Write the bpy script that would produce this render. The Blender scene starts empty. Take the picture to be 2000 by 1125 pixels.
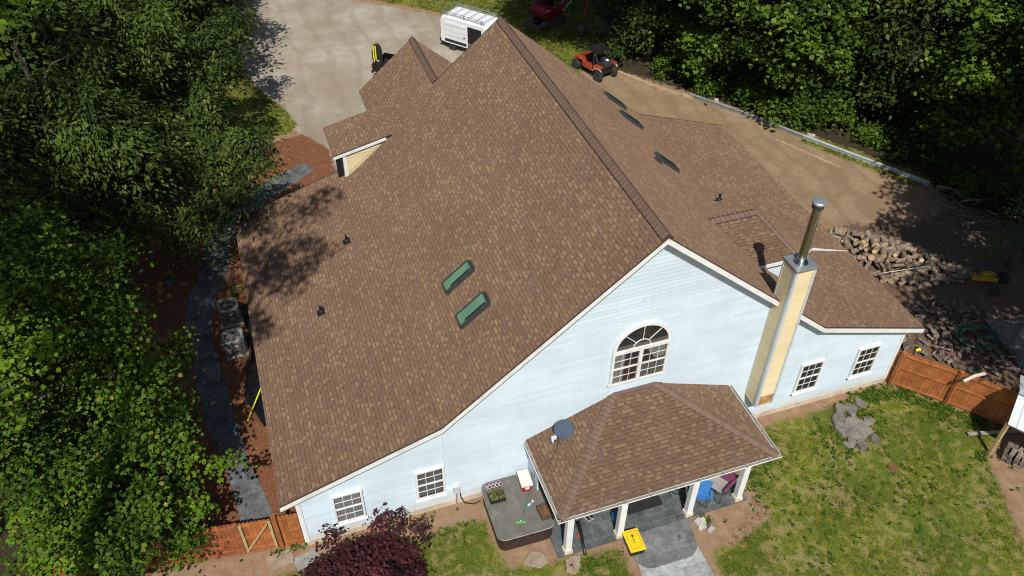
import bpy, math, random
import numpy as np
from mathutils import Vector, Matrix

R = math.radians
rnd = random.Random(7)
SC = bpy.context.scene
COL = SC.collection

# ------------------------------------------------------------------ camera
cam_d = bpy.data.cameras.new('camera'); cam = bpy.data.objects.new('camera', cam_d); COL.objects.link(cam)
yaw, pit, rol = R(19.334), R(41.987), R(0.6595)
fwd = Vector((math.sin(yaw)*math.cos(pit), math.cos(yaw)*math.cos(pit), -math.sin(pit)))
rgt = Vector((math.cos(yaw), -math.sin(yaw), 0)); upv = rgt.cross(fwd)
r2 = rgt*math.cos(rol) + upv*math.sin(rol); u2 = upv*math.cos(rol) - rgt*math.sin(rol)
mw = Matrix((r2, u2, -fwd)).transposed().to_4x4(); mw.translation = (1.5566, -18.4807, 28.369)
cam.matrix_world = mw
cam_d.sensor_width = 36; cam_d.lens = 29.443; cam_d.clip_end = 3000
SC.camera = cam
# ------------------------------------------------------------------ world, sun, exposure
SUN_D = Vector((0.165, 0.575, -0.80)).normalized()
w = bpy.data.worlds.new('World'); SC.world = w; w.use_nodes = True
nt = w.node_tree; nt.nodes.clear()
sky = nt.nodes.new('ShaderNodeTexSky'); sky.sky_type = 'NISHITA'; sky.sun_disc = False
sky.sun_elevation = math.asin(-SUN_D.z); sky.sun_rotation = math.atan2(-SUN_D.x, -SUN_D.y)
bg = nt.nodes.new('ShaderNodeBackground'); bg.inputs[1].default_value = 0.068
ow = nt.nodes.new('ShaderNodeOutputWorld')
nt.links.new(sky.outputs[0], bg.inputs[0]); nt.links.new(bg.outputs[0], ow.inputs[0])
sl = bpy.data.lights.new('sun', 'SUN'); sl.energy = 4.4; sl.angle = R(0.53); sl.color = (1.0, 0.955, 0.89)
so = bpy.data.objects.new('sun', sl); COL.objects.link(so); so.location = (0, -20, 60)
so.rotation_euler = SUN_D.to_track_quat('-Z', 'Y').to_euler()
SC.view_settings.view_transform = 'Standard'; SC.view_settings.look = 'None'
SC.cycles.filter_width = 1.1; SC.view_settings.exposure = 0.14; SC.view_settings.gamma = 1

# ------------------------------------------------------------------ material helpers
class NB:
    def __init__(s, name):
        s.m = bpy.data.materials.new(name); s.m.use_nodes = True
        s.t = s.m.node_tree; s.t.nodes.clear()
        s.out = s.n('OutputMaterial'); s.b = s.n('BsdfPrincipled')
        s.l(s.b.outputs[0], s.out.inputs[0])
    def n(s, typ, **k):
        x = s.t.nodes.new('ShaderNode' + typ)
        for a, b in k.items(): setattr(x, a, b)
        return x
    def l(s, a, b): s.t.links.new(a, b)
    def inp(s, name, v):
        if hasattr(v, 'links') or isinstance(v, bpy.types.NodeSocket): s.l(v, s.b.inputs[name])
        else: s.b.inputs[name].default_value = (*v, 1) if isinstance(v, tuple) and len(v) == 3 else v
    def math(s, op, a, b=None, c=None, clamp=False):
        x = s.n('Math', operation=op); x.use_clamp = clamp
        for i, v in enumerate((a, b, c)):
            if v is None: continue
            if isinstance(v, (int, float)): x.inputs[i].default_value = v
            else: s.l(v, x.inputs[i])
        return x.outputs[0]
    def mix(s, f, a, b, blend='MIX'):
        x = s.n('Mix', data_type='RGBA', blend_type=blend)
        for i, v in ((0, f), (6, a), (7, b)):
            if isinstance(v, bpy.types.NodeSocket): s.l(v, x.inputs[i])
            elif isinstance(v, tuple): x.inputs[i].default_value = (*v, 1)
            else: x.inputs[i].default_value = v
        return x.outputs[2]
    def noise(s, vec=None, scale=5, detail=4, rough=.55, w4=None):
        x = s.n('TexNoise'); x.inputs['Scale'].default_value = scale; x.inputs['Detail'].default_value = detail
        x.inputs['Roughness'].default_value = rough
        if vec is not None: s.l(vec, x.inputs['Vector'])
        return x.outputs[0]
    def ramp(s, f, stops, interp='LINEAR'):
        x = s.n('ValToRGB'); cr = x.color_ramp; cr.interpolation = interp
        while len(cr.elements) < len(stops): cr.elements.new(.5)
        for e, (p, c) in zip(cr.elements, stops): e.position = p; e.color = (*c, 1) if len(c) == 3 else c
        s.l(f, x.inputs[0]); return x.outputs[0]
    def sstep(s, v, a, b):
        x = s.n('MapRange', interpolation_type='SMOOTHSTEP'); s.l(v, x.inputs[0])
        x.inputs[1].default_value = a; x.inputs[2].default_value = b; return x.outputs[0]
    def white(s, vec):
        x = s.n('TexWhiteNoise', noise_dimensions='3D'); s.l(vec, x.inputs['Vector']); return x.outputs['Value']
    def comb(s, x=0, y=0, z=0):
        c = s.n('CombineXYZ')
        for i, v in enumerate((x, y, z)):
            if isinstance(v, (int, float)): c.inputs[i].default_value = v
            else: s.l(v, c.inputs[i])
        return c.outputs[0]
    def attr(s, name): return s.n('Attribute', attribute_name=name).outputs['Fac']
    def bump(s, h, strength=.5, dist=.02):
        x = s.n('Bump'); x.inputs['Strength'].default_value = strength; x.inputs['Distance'].default_value = dist
        s.l(h, x.inputs['Height']); s.l(x.outputs[0], s.b.inputs['Normal'])

def mat(name, c, rough=.6, var=.2, scale=6, bump=0, metal=0, island=0, dirt=None, spec=.5):
    """plain surface with worn, uneven colour"""
    k = NB(name); g = k.n('NewGeometry').outputs['Position']
    oc = k.n('TexCoord').outputs['Object']
    f = k.noise(oc, scale, 5, .6)
    lo = tuple(x*(1-var) for x in c); hi = tuple(min(1, x*(1+var)) for x in c)
    col = k.mix(k.sstep(f, .3, .7), lo, hi)
    if island:
        ri = k.n('NewGeometry').outputs['Random Per Island']
        oi = k.n('ObjectInfo').outputs['Random']
        rr = k.math('FRACT', k.math('ADD', ri, oi))
        col = k.mix(1.0, col, k.ramp(rr, [(0, (1-island,)*3), (1, (1+island,)*3)]), 'MULTIPLY')
    if dirt:
        f2 = k.noise(g, 1.7, 6, .65)
        col = k.mix(k.math('MULTIPLY', k.sstep(f2, .5, .72), .7), col, dirt)
    k.inp('Base Color', col); k.inp('Roughness', rough); k.inp('Metallic', metal)
    k.b.inputs['Specular IOR Level'].default_value = spec
    if bump: k.bump(k.noise(oc, scale*6, 4), bump, .02)
    return k.m

def m_shingle():
    k = NB('asphalt_shingles'); uv = k.n('TexCoord').outputs['UV']
    sp = k.n('SeparateXYZ'); k.l(uv, sp.inputs[0]); u, v = sp.outputs[0], sp.outputs[1]
    vr = k.math('DIVIDE', v, .15); row = k.math('FLOOR', vr); fr = k.math('FRACT', vr)
    off = k.math('MULTIPLY', k.white(k.comb(row, 3.7, 0)), 7.3)
    wob = k.noise(k.comb(k.math('MULTIPLY', u, 1.7), k.math('MULTIPLY', row, 5.3), 0), 1.0, 1, .5)
    us = k.math('DIVIDE', k.math('ADD', k.math('ADD', u, off), k.math('MULTIPLY', wob, .6)), .37); cell = k.math('FLOOR', us); fx = k.math('FRACT', us)
    r1 = k.white(k.comb(cell, row, 1)); r2_ = k.white(k.comb(cell, row, 5)); r3 = k.white(k.comb(cell, row, 9))
    wid = k.math('ADD', k.math('MULTIPLY', r3, .5), .3)
    tab = k.math('LESS_THAN', fx, wid)
    tabc = k.ramp(r1, [(0, (0.149, 0.094, 0.059)), (.35, (0.158, 0.100, 0.062)), (.55, (0.194, 0.126, 0.076)), (.82, (0.222, 0.148, 0.088)), (1, (0.139, 0.088, 0.062))])
    gapc = k.ramp(r2_, [(0, (0.137, 0.086, 0.055)), (.4, (0.152, 0.094, 0.060)), (.65, (0.123, 0.081, 0.060)), (.85, (0.166, 0.106, 0.066)), (1, (0.133, 0.081, 0.059))])
    col = k.mix(tab, gapc, tabc)
    band = k.math('MULTIPLY', k.math('GREATER_THAN', fr, .80), k.math('SUBTRACT', 1.0, tab))      # course shadow painted into the colour as darker granules
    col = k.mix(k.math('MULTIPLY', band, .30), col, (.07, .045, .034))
    butt_shade = k.math('MULTIPLY', k.math('LESS_THAN', fr, k.math('ADD', .05, k.math('MULTIPLY', tab, .13))), k.math('ADD', .10, k.math('MULTIPLY', tab, .72)))
    col = k.mix(butt_shade, col, (.05, .032, .025))  # shadow under the raised tabs painted into the colour
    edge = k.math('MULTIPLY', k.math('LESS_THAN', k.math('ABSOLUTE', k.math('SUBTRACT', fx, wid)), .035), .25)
    col = k.mix(edge, col, (.065, .042, .032))  # shadow beside the tabs, painted as a darker line
    big = k.noise(uv, .35, 3, .5); col = k.mix(1.0, col, k.ramp(big, [(.25, (.90, .89, .90)), (.75, (1.08, 1.08, 1.06))]), 'MULTIPLY')
    patch = k.sstep(k.noise(uv, 1.1, 2, .5), .60, .72); col = k.mix(k.math('MULTIPLY', patch, .32), col, (.125, .104, .088))
    g = k.noise(uv, 120, 2, .6); col = k.mix(1.0, col, k.ramp(g, [(.3, (.88, .88, .88)), (.7, (1.12, 1.12, 1.12))]), 'MULTIPLY')
    k.inp('Base Color', col); k.inp('Roughness', .93); k.b.inputs['Specular IOR Level'].default_value = .2; k.b.inputs['Diffuse Roughness'].default_value = 1.0
    h = k.math('ADD', k.math('MULTIPLY', tab, .45), k.math('MULTIPLY', k.math('SUBTRACT', 1.0, fr), .8))
    h = k.math('ADD', h, k.math('MULTIPLY', g, .25))
    k.bump(h, .4, .012)
    return k.m

def m_cap(name='ridge_cap_shingles'):
    k = NB(name); ri = k.n('NewGeometry').outputs['Random Per Island']; oc = k.n('TexCoord').outputs['Object']
    col = k.ramp(ri, [(0, (.15, .099, .07)), (.5, (.178, .119, .084)), (1, (.162, .112, .086))])
    g = k.noise(oc, 60, 2); col = k.mix(1.0, col, k.ramp(g, [(.3, (.82,)*3), (.7, (1.18,)*3)]), 'MULTIPLY')
    k.inp('Base Color', col); k.inp('Roughness', .95); k.b.inputs['Specular IOR Level'].default_value = .2
    k.bump(g, .3, .01); return k.m

def gravel_col(k, P):
    n1 = k.noise(P, .22, 6, .6); n2 = k.noise(P, 1.6, 6, .65); n3 = k.noise(P, 30, 3, .7); n5 = k.noise(P, 7, 5, .7); n6 = k.noise(P, .5, 3, .5)
    c = k.mix(k.sstep(n1, .38, .62), (.31, .265, .20), (.40, .36, .295))
    c = k.mix(k.math('MULTIPLY', k.sstep(n6, .5, .66), .5), c, (.29, .225, .15))
    c = k.mix(k.math('MULTIPLY', k.sstep(n2, .5, .75), .7), c, (.25, .205, .145))
    c = k.mix(k.math('MULTIPLY', k.sstep(n5, .58, .70), .6), c, (.18, .15, .11))
    tr = k.n('TexWave'); tr.inputs['Scale'].default_value = .16; tr.inputs['Distortion'].default_value = 9; tr.inputs['Detail'].default_value = 4; tr.inputs['Detail Scale'].default_value = .6; k.l(P, tr.inputs['Vector'])
    c = k.mix(k.math('MULTIPLY', k.sstep(tr.outputs['Fac'], .72, .95), .35), c, (.245, .205, .15))
    return k.mix(1.0, c, k.ramp(n3, [(.3, (.75,)*3), (.72, (1.22,)*3)]), 'MULTIPLY')
def m_ground():
    k = NB('ground_soil_grass'); P = k.n('NewGeometry').outputs['Position']
    n1 = k.noise(P, .55, 6, .62); n2 = k.noise(P, 2.6, 5, .6); n3 = k.noise(P, 14, 5, .7); n4 = k.noise(P, 60, 3, .7)
    def msk(name, amp=.9, lo=.42, hi=.58, n=None):
        a = k.attr(name)
        t = k.math('ADD', a, k.math('MULTIPLY', k.math('SUBTRACT', n or n2, .5), amp))
        return k.sstep(t, lo, hi)
    clay = k.mix(k.sstep(n2, .35, .7), (.27, .165, .095), (.345, .235, .15))
    clay = k.mix(k.sstep(n1, .52, .66), clay, (.29, .205, .125))
    green = k.mix(k.sstep(n3, .35, .68), (.06, .09, .011), (.205, .22, .026))
    green = k.mix(k.sstep(n2, .45, .65), green, (.235, .225, .04))
    dry = k.mix(k.sstep(n3, .4, .7), (.22, .19, .065), (.31, .24, .115))
    green = k.mix(k.math('MULTIPLY', k.sstep(k.noise(P, .25, 3, .5), .45, .6), .5), green, (.055, .09, .014))
    grass = k.mix(k.sstep(k.math('ADD', k.math('MULTIPLY', n1, .5), k.math('MULTIPLY', n2, .5)), .485, .615), green, dry)
    tan = k.mix(k.sstep(n1, .35, .65), (.25, .172, .10), (.33, .235, .145))
    tw = k.n('TexWave'); tw.inputs['Scale'].default_value = .22; tw.inputs['Distortion'].default_value = 7; tw.inputs['Detail'].default_value = 4; k.l(P, tw.inputs['Vector'])
    tan = k.mix(k.math('MULTIPLY', k.sstep(k.noise(P, .9, 5, .65), .52, .68), .55), tan, (.25, .145, .08))
    tan = k.mix(k.math('MULTIPLY', k.sstep(tw.outputs['Fac'], .6, .95), .5), tan, (.225, .155, .09))
    tan = k.mix(k.math('MULTIPLY', k.sstep(n3, .55, .7), .45), tan, (.2, .14, .085))
    tan = k.mix(k.math('MULTIPLY', k.sstep(n2, .5, .72), .6), tan, (.205, .15, .08))
    mul = k.mix(k.sstep(n3, .35, .7), (.13, .053, .027), (.27, .12, .058))
    mul = k.mix(k.sstep(n2, .5, .72), mul, (.26, .145, .08))
    grav = gravel_col(k, P)
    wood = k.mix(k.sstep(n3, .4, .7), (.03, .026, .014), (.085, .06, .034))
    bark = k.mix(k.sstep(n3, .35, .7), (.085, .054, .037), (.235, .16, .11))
    c = clay
    c = k.mix(msk('tan'), c, tan); c = k.mix(msk('gravel', .5), c, grav)
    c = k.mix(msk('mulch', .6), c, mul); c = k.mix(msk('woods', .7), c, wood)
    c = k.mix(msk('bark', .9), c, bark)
    c = k.mix(msk('grass', 1.3, .44, .60, n=k.math('ADD', k.math('MULTIPLY', n2, .55), k.math('MULTIPLY', n1, .45))), c, grass)
    c = k.mix(1.0, c, k.ramp(n4, [(.3, (.72,)*3), (.72, (1.28,)*3)]), 'MULTIPLY')
    k.inp('Base Color', c); k.inp('Roughness', .97); k.b.inputs['Specular IOR Level'].default_value = .15
    k.bump(k.math('ADD', n3, k.math('MULTIPLY', n4, .5)), .8, .05); return k.m

def m_gravel():
    k = NB('gravel'); P = k.n('NewGeometry').outputs['Position']
    c = gravel_col(k, P); n3 = k.noise(P, 30, 3, .7); n5 = k.noise(P, 7, 5, .7)
    k.inp('Base Color', c); k.inp('Roughness', .95); k.b.inputs['Specular IOR Level'].default_value = .2
    k.bump(k.math('ADD', n3, n5), .6, .03); return k.m

def m_slate(name, a, b, s=1.0, joint=.5):
    """stamped concrete with an ashlar slate pattern"""
    k = NB(name); P = k.n('NewGeometry').outputs['Position']
    sp = k.n('SeparateXYZ'); k.l(P, sp.inputs[0])
    br = k.n('TexBrick'); k.l(P, br.inputs['Vector']); br.inputs['Scale'].default_value = 1.0*s
    br.inputs['Brick Width'].default_value = .62; br.inputs['Row Height'].default_value = .33; br.inputs['Mortar Size'].default_value = .012
    br.offset = .37; br.squash = .6; br.squash_frequency = 3
    br.inputs['Color1'].default_value = (.78, .78, .78, 1); br.inputs['Color2'].default_value = (1.2, 1.2, 1.2, 1); br.inputs['Mortar'].default_value = (1, 1, 1, 1)
    n1 = k.noise(P, 1.3, 6, .65); n2 = k.noise(P, 9, 5, .65)
    c = k.mix(k.sstep(n1, .35, .66), a, b)
    c = k.mix(1.0, c, br.outputs['Color'], 'MULTIPLY')
    c = k.mix(k.math('MULTIPLY', br.outputs['Fac'], joint), c, tuple(x*1.9 for x in b))
    c = k.mix(1.0, c, k.ramp(n2, [(.3, (.75,)*3), (.7, (1.25,)*3)]), 'MULTIPLY')
    k.inp('Base Color', c); k.inp('Roughness', .75)
    k.bump(k.math('SUBTRACT', n2, k.math('MULTIPLY', br.outputs['Fac'], 1.0)), .5, .02); return k.m

def m_leaf(name, dark, light, tip=None, trans=.28):
    k = NB(name); t = k.attr('tint')
    st = [(0, dark), (.8, light)] + ([(1, tip)] if tip else [])
    c = k.ramp(t, st)
    k.inp('Base Color', c); k.inp('Roughness', .6); k.b.inputs['Specular IOR Level'].default_value = .14
    tr = k.n('BsdfTranslucent'); k.l(k.mix(1.0, c, (1.5, 1.5, .6), 'MULTIPLY'), tr.inputs[0])
    mx = k.n('MixShader'); mx.inputs[0].default_value = trans
    k.l(k.b.outputs[0], mx.inputs[1]); k.l(tr.outputs[0], mx.inputs[2]); k.l(mx.outputs[0], k.out.inputs[0]); return k.m

def m_siding(name, c, stain, var=.05):
    k = NB(name); P = k.n('NewGeometry').outputs['Position']
    sp = k.n('SeparateXYZ'); k.l(P, sp.inputs[0])
    n1 = k.noise(P, .45, 5, .6); n2 = k.noise(P, 5, 5, .65)
    ri = k.n('NewGeometry').outputs['Random Per Island']
    col = k.mix(k.sstep(n1, .35, .68), tuple(x*(1-var) for x in c), tuple(min(.9, x*(1+var)) for x in c))
    col = k.mix(1.0, col, k.ramp(ri, [(0, (.94,)*3), (1, (1.03,)*3)]), 'MULTIPLY')
    # streaks running down the boards
    st = k.noise(k.comb(k.math('MULTIPLY', sp.outputs[0], 6.0), sp.outputs[1], k.math('MULTIPLY', sp.outputs[2], .5)), 1.0, 5, .6)
    col = k.mix(k.math('MULTIPLY', k.sstep(st, .53, .75), .35), col, stain)
    col = k.mix(k.math('MULTIPLY', k.sstep(n2, .60, .74), .25), col, stain)
    # splashed soil on the lowest boards
    low = k.math('SUBTRACT', 1.0, k.math('DIVIDE', sp.outputs[2], .85), clamp=True)
    col = k.mix(k.math('MULTIPLY', low, k.sstep(n2, .2, .75)), col, (.50, .38, .25))
    k.inp('Base Color', col); k.inp('Roughness', .55); k.b.inputs['Specular IOR Level'].default_value = .35
    return k.m

def m_glass():
    k = NB('window_glass'); k.inp('Base Color', (.012, .016, .016)); k.inp('Roughness', .06); k.b.inputs['Specular IOR Level'].default_value = .7
    tr = k.n('BsdfTransparent'); mx = k.n('MixShader'); mx.inputs[0].default_value = .30
    k.l(tr.outputs[0], mx.inputs[1]); k.l(k.b.outputs[0], mx.inputs[2]); k.l(mx.outputs[0], k.out.inputs[0]); return k.m

def m_skyglass():
    k = NB('skylight_glass_reflection'); P = k.n('NewGeometry').outputs['Position']
    n = k.noise(P, 1.4, 3); c = k.mix(k.sstep(n, .3, .7), (.095, .20, .125), (.135, .255, .16))  # brighter green copy; sky and tree reflection put into the colour
    k.inp('Base Color', c); k.inp('Roughness', .3); k.b.inputs['Specular IOR Level'].default_value = .15; return k.m

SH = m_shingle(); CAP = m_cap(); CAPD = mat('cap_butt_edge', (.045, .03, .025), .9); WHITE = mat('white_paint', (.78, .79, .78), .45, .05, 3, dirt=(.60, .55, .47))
SID = m_siding('pale_blue_siding', (.585, .692, .762), (.47, .55, .58)); YEL = m_siding('cream_yellow_siding', (.66, .555, .335), (.48, .41, .25))
TRIMG = mat('pale_grey_trim', (.52, .55, .57), .5, .08, 4); GLASS = m_glass(); SKYG = m_skyglass()
BLACK = mat('black_plastic', (.014, .014, .015), .45, .3, 8); DARKM = mat('dark_metal', (.05, .05, .052), .5, .3, 10, metal=.3)
GALV = mat('galvanised_steel', (.42, .45, .47), .42, .16, 5, metal=.7, bump=.05); STEEL = mat('stainless_steel', (.40, .40, .37), .18, .08, 3, metal=1)
GREYF = mat('grey_flashing', (.05, .052, .05), .9, .2, 8, spec=.1)
CONC = mat('weathered_concrete', (.36, .32, .265), .9, .22, 2.5, bump=.4); FOUND = mat('stained_foundation', (.55, .46, .35), .9, .2, 1.5, bump=.3)
PLY = mat('bare_plywood', (.46, .27, .10), .75, .3, 4); INT = mat('room_backing_with_reflection', (.075, .068, .06), .9, .4, 2)  # window backing lightened, pane reflection put into its colour
FENCE = mat('orange_stained_cedar', (.345, .118, .034), .6, .22, 3, bump=.2, island=.14, dirt=(.24, .10, .04)); FENCED = mat('red_stained_cedar', (.285, .085, .032), .65, .28, 3, bump=.2, island=.16, dirt=(.18, .08, .045))
LUMBER = mat('bare_treated_lumber', (.44, .315, .155), .75, .2, 5, bump=.2)
BARK = mat('tree_bark', (.105, .085, .065), .95, .45, 9, bump=.9)
LOGB = mat('log_bark', (.2, .155, .11), .95, .42, 7, bump=.7, island=.35); LOGE = mat('sawn_log_end', (.52, .36, .19), .85, .25, 9, island=.3)
SPLIT = mat('split_firewood', (.19, .15, .115), .95, .4, 8, bump=.6, island=.45)
ROCK = mat('flat_grey_rock', (.16, .145, .125), .92, .28, 3.5, bump=.8, island=.22, dirt=(.30, .25, .19))

# ------------------------------------------------------------------ mesh helpers
class MB:
    def __init__(s): s.v = []; s.f = []; s.mi = []; s.uv = {}
    def add(s, vs, fs, mi=0):
        b = len(s.v); s.v += [tuple(p) for p in vs]
        for f in fs: s.f.append(tuple(b+i for i in f)); s.mi.append(mi)
        return s
    def box(s, c, d, M=None, mi=0, taper=1.0):
        x, y, z = d[0]/2, d[1]/2, d[2]/2; t = taper
        P = [(-x, -y, -z), (x, -y, -z), (x, y, -z), (-x, y, -z), (-x*t, -y*t, z), (x*t, -y*t, z), (x*t, y*t, z), (-x*t, y*t, z)]
        P = [Vector(p) for p in P]
        if M is not None: P = [M @ p for p in P]
        P = [p + Vector(c) for p in P]
        return s.add(P, [(0, 3, 2, 1), (4, 5, 6, 7), (0, 1, 5, 4), (1, 2, 6, 5), (2, 3, 7, 6), (3, 0, 4, 7)], mi)
    def beam(s, p, q, wd, ht, mi=0, up=(0, 0, 1)):
        p, q = Vector(p), Vector(q); d = (q-p); L = d.length; d.normalize(); up = Vector(up)
        sd = d.cross(up)
        if sd.length < 1e-4: sd = d.cross(Vector((1, 0, 0)))
        sd.normalize(); u = sd.cross(d)
        M = Matrix((d, sd, u)).transposed()
        return s.box((p+q)/2, (L, wd, ht), M, mi)
    def tube(s, pts, r, n=8, mi=0, cap=True):
        pts = [Vector(p) for p in pts]; rs = r if isinstance(r, (list, tuple)) else [r]*len(pts)
        V = []; F = []; prev = None
        for i, p in enumerate(pts):
            t = (pts[min(i+1, len(pts)-1)] - pts[max(i-1, 0)]).normalized()
            if prev is None:
                a = t.cross(Vector((0, 0, 1)));
                if a.length < 1e-3: a = t.cross(Vector((1, 0, 0)))
            else: a = prev - t*prev.dot(t)
            a.normalize(); prev = a; b = t.cross(a)
            for j in range(n):
                th = 2*math.pi*j/n; V.append(p + (a*math.cos(th) + b*math.sin(th))*rs[i])
        for i in range(len(pts)-1):
            for j in range(n):
                F.append((i*n+j, i*n+(j+1) % n, (i+1)*n+(j+1) % n, (i+1)*n+j))
        if cap: F.append(tuple(range(n-1, -1, -1))); F.append(tuple((len(pts)-1)*n+j for j in range(n)))
        return s.add(V, F, mi)
    def lathe(s, prof, c=(0, 0, 0), n=20, mi=0, M=None):
        V = []; F = []
        for r, z in prof:
            for j in range(n):
                th = 2*math.pi*j/n; p = Vector((r*math.cos(th), r*math.sin(th), z))
                if M is not None: p = M @ p
                V.append(p + Vector(c))
        k = len(prof)
        for i in range(k-1):
            for j in range(n): F.append((i*n+j, i*n+(j+1) % n, (i+1)*n+(j+1) % n, (i+1)*n+j))
        F.append(tuple(range(n-1, -1, -1))); F.append(tuple((k-1)*n+j for j in range(n)))
        return s.add(V, F, mi)
    def prism(s, poly, d, mi=0, smi=None):
        """polygon (3D points) extruded along vector d"""
        poly = [Vector(p) for p in poly]; d = Vector(d); n = len(poly)
        s.add(poly + [p+d for p in poly], [tuple(range(n))], mi)
        b = len(s.v)-2*n
        s.f.append(tuple(b+n+i for i in range(n-1, -1, -1))); s.mi.append(mi if smi is None else smi)
        for i in range(n):
            j = (i+1) % n; s.f.append((b+i, b+n+i, b+n+j, b+j)); s.mi.append(mi if smi is None else smi)
        return s
    def roof(s, poly, thick=.16, udir=None, mi=0, smi=1):
        """shingled plane: top face with UVs in metres (u along the eave, v up the slope), plus a thin body below"""
        P = [Vector(p) for p in poly]; n = Vector((0, 0, 0))
        for i in range(len(P)): n += (P[i]-P[0]).cross(P[(i+1) % len(P)]-P[0])
        n.normalize()
        if n.z < 0: n = -n; P.reverse()
        u = Vector(udir).normalized() if udir else n.cross(Vector((0, 0, 1))).normalized()
        v = n.cross(u)
        if v.z < 0: v = -v
        k = len(P); s.add(P + [p - Vector((0, 0, thick)) for p in P], [tuple(range(k))], mi)
        s.uv[len(s.f)-1] = [(p.dot(u), p.dot(v)) for p in P]
        b = len(s.v)-2*k
        s.f.append(tuple(b+k+i for i in range(k-1, -1, -1))); s.mi.append(smi)
        for i in range(k):
            j = (i+1) % k; s.f.append((b+i, b+k+i, b+k+j, b+j)); s.mi.append(smi)
        return s
    def build(s, name, mats, parent=None, smooth=False, bevel=0, loc=None, segs=2):
        me = bpy.data.meshes.new(name); me.from_pydata(s.v, [], s.f)
        if not isinstance(mats, (list, tuple)): mats = [mats]
        for m in mats: me.materials.append(m)
        if len(mats) > 1: me.polygons.foreach_set('material_index', s.mi)
        if s.uv:
            ul = me.uv_layers.new(name='UVMap')
            for fi, uvs in s.uv.items():
                for li, q in zip(me.polygons[fi].loop_indices, uvs): ul.data[li].uv = q
        if smooth: me.polygons.foreach_set('use_smooth', [True]*len(me.polygons))
        me.update(); o = bpy.data.objects.new(name, me); COL.objects.link(o)
        if parent is not None: o.parent = parent
        if loc is not None: o.location = loc
        if smooth is True and bevel == 0:
            pass
        if bevel:
            bm = o.modifiers.new('bevel', 'BEVEL'); bm.width = bevel; bm.segments = segs; bm.limit_method = 'ANGLE'; bm.angle_limit = R(40)
        return o

def tag(o, label=None, cat=None, group=None, kind=None):
    if label: o['label'] = label
    if cat: o['category'] = cat
    if group: o['group'] = group
    if kind: o['kind'] = kind
    return o
def thing(name, label, cat, loc=(0, 0, 0), rz=0, group=None):
    o = bpy.data.objects.new(name, None); COL.objects.link(o); o.empty_display_size = .2
    o.location = loc; o.rotation_euler = (0, 0, rz); return tag(o, label, cat, group)
def dup(root, loc, rz, label=None):
    c = root.copy(); COL.objects.link(c); c.location = loc; c.rotation_euler = (0, 0, rz)
    if label: c['label'] = label
    for ch in root.children:
        k = ch.copy(); COL.objects.link(k); k.parent = c
        for g in ch.children:
            j = g.copy(); COL.objects.link(j); j.parent = k
    return c
def clip_z(poly, z, keep_above):
    out = []
    for i in range(len(poly)):
        a, b = poly[i], poly[(i+1) % len(poly)]
        ina = (a[1] >= z) == keep_above or a[1] == z; inb = (b[1] >= z) == keep_above or b[1] == z
        if ina: out.append(a)
        if ina != inb:
            t = (z-a[1])/(b[1]-a[1]); out.append((a[0]+(b[0]-a[0])*t, z))
    return out
def siding(mb, poly, org, sdir, nrm, expo=.18, lap=.022, mi=0, joint=False):
    """lapped boards filling a convex-in-z polygon given as (s, z); each board leans out at its foot"""
    org, sdir, nrm = Vector(org), Vector(sdir), Vector(nrm)
    z0 = min(p[1] for p in poly); z1 = max(p[1] for p in poly); z = z0
    while z < z1-1e-4:
        q = clip_z(clip_z(poly, z, True), min(z+expo, z1), False)
        if len(q) >= 3:
            def P(sv, zz, e=0): return org + sdir*sv + Vector((0, 0, zz)) + nrm*(.003 + lap*(1-(zz-z)/expo) + e)
            lo_, hi_ = min(p[0] for p in q), max(p[0] for p in q); cuts = [lo_]
            while joint and hi_-cuts[-1] > 4.4: cuts.append(cuts[-1]+rnd.uniform(1.6, 3.66))
            cuts.append(hi_)
            for c0, c1 in zip(cuts, cuts[1:]):
                g0, g1 = (c0+.003 if c0 > lo_ else c0), (c1-.003 if c1 < hi_ else c1)
                sw = lambda pl: [(b_, a_) for a_, b_ in pl]
                qq = sw(clip_z(clip_z(sw(q), g0, True), g1, False)) if joint else q
                if len(qq) < 3: continue
                mb.add([P(a, b) for a, b in qq], [tuple(range(len(qq)))], mi)
                lo = sorted(a for a, b in qq if abs(b-z) < 1e-5)
                if len(lo) >= 2:
                    a, b = lo[0], lo[-1]
                    mb.add([P(a, z), P(b, z), P(b, z)-nrm*lap, P(a, z)-nrm*lap], [(0, 1, 2, 3)], mi)
        z += expo

# ------------------------------------------------------------------ ground
def inside(px, py, poly):
    r = np.zeros(px.shape, bool); n = len(poly); j = n-1
    for i in range(n):
        xi, yi = poly[i]; xj, yj = poly[j]
        c = ((yi > py) != (yj > py)) & (px < (xj-xi)*(py-yi)/((yj-yi) or 1e-9)+xi); r ^= c; j = i
    return r
def sdist(px, py, poly):
    d = np.full(px.shape, 1e9); n = len(poly)
    for i in range(n):
        ax, ay = poly[i]; bx, by = poly[(i+1) % n]; vx, vy = bx-ax, by-ay
        t = np.clip(((px-ax)*vx+(py-ay)*vy)/(vx*vx+vy*vy+1e-9), 0, 1); d = np.minimum(d, np.hypot(px-ax-t*vx, py-ay-t*vy))
    return np.where(inside(px, py, poly), d, -d)
DRIVE = [(2.2, 62), (3.0, 51), (3.0, 45.1), (1.4, 42.5), (2.0, 37.1), (3.5, 30.3), (5.1, 27.1), (5.2, 22), (5.6, 18.6), (16, 17), (18, 30), (19.5, 36.5), (18.6, 41.5), (16.8, 43.4), (14.6, 45.6), (11.6, 48.0), (9.3, 50), (8, 62)]
MULCH = [(-.9, 28.5), (1.2, 28.6), (4.1, 29.2), (5.4, 27.1), (5.4, 16), (0, 16), (0, .2), (-7, .8), (-8, 15), (-6, 26)]
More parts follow.
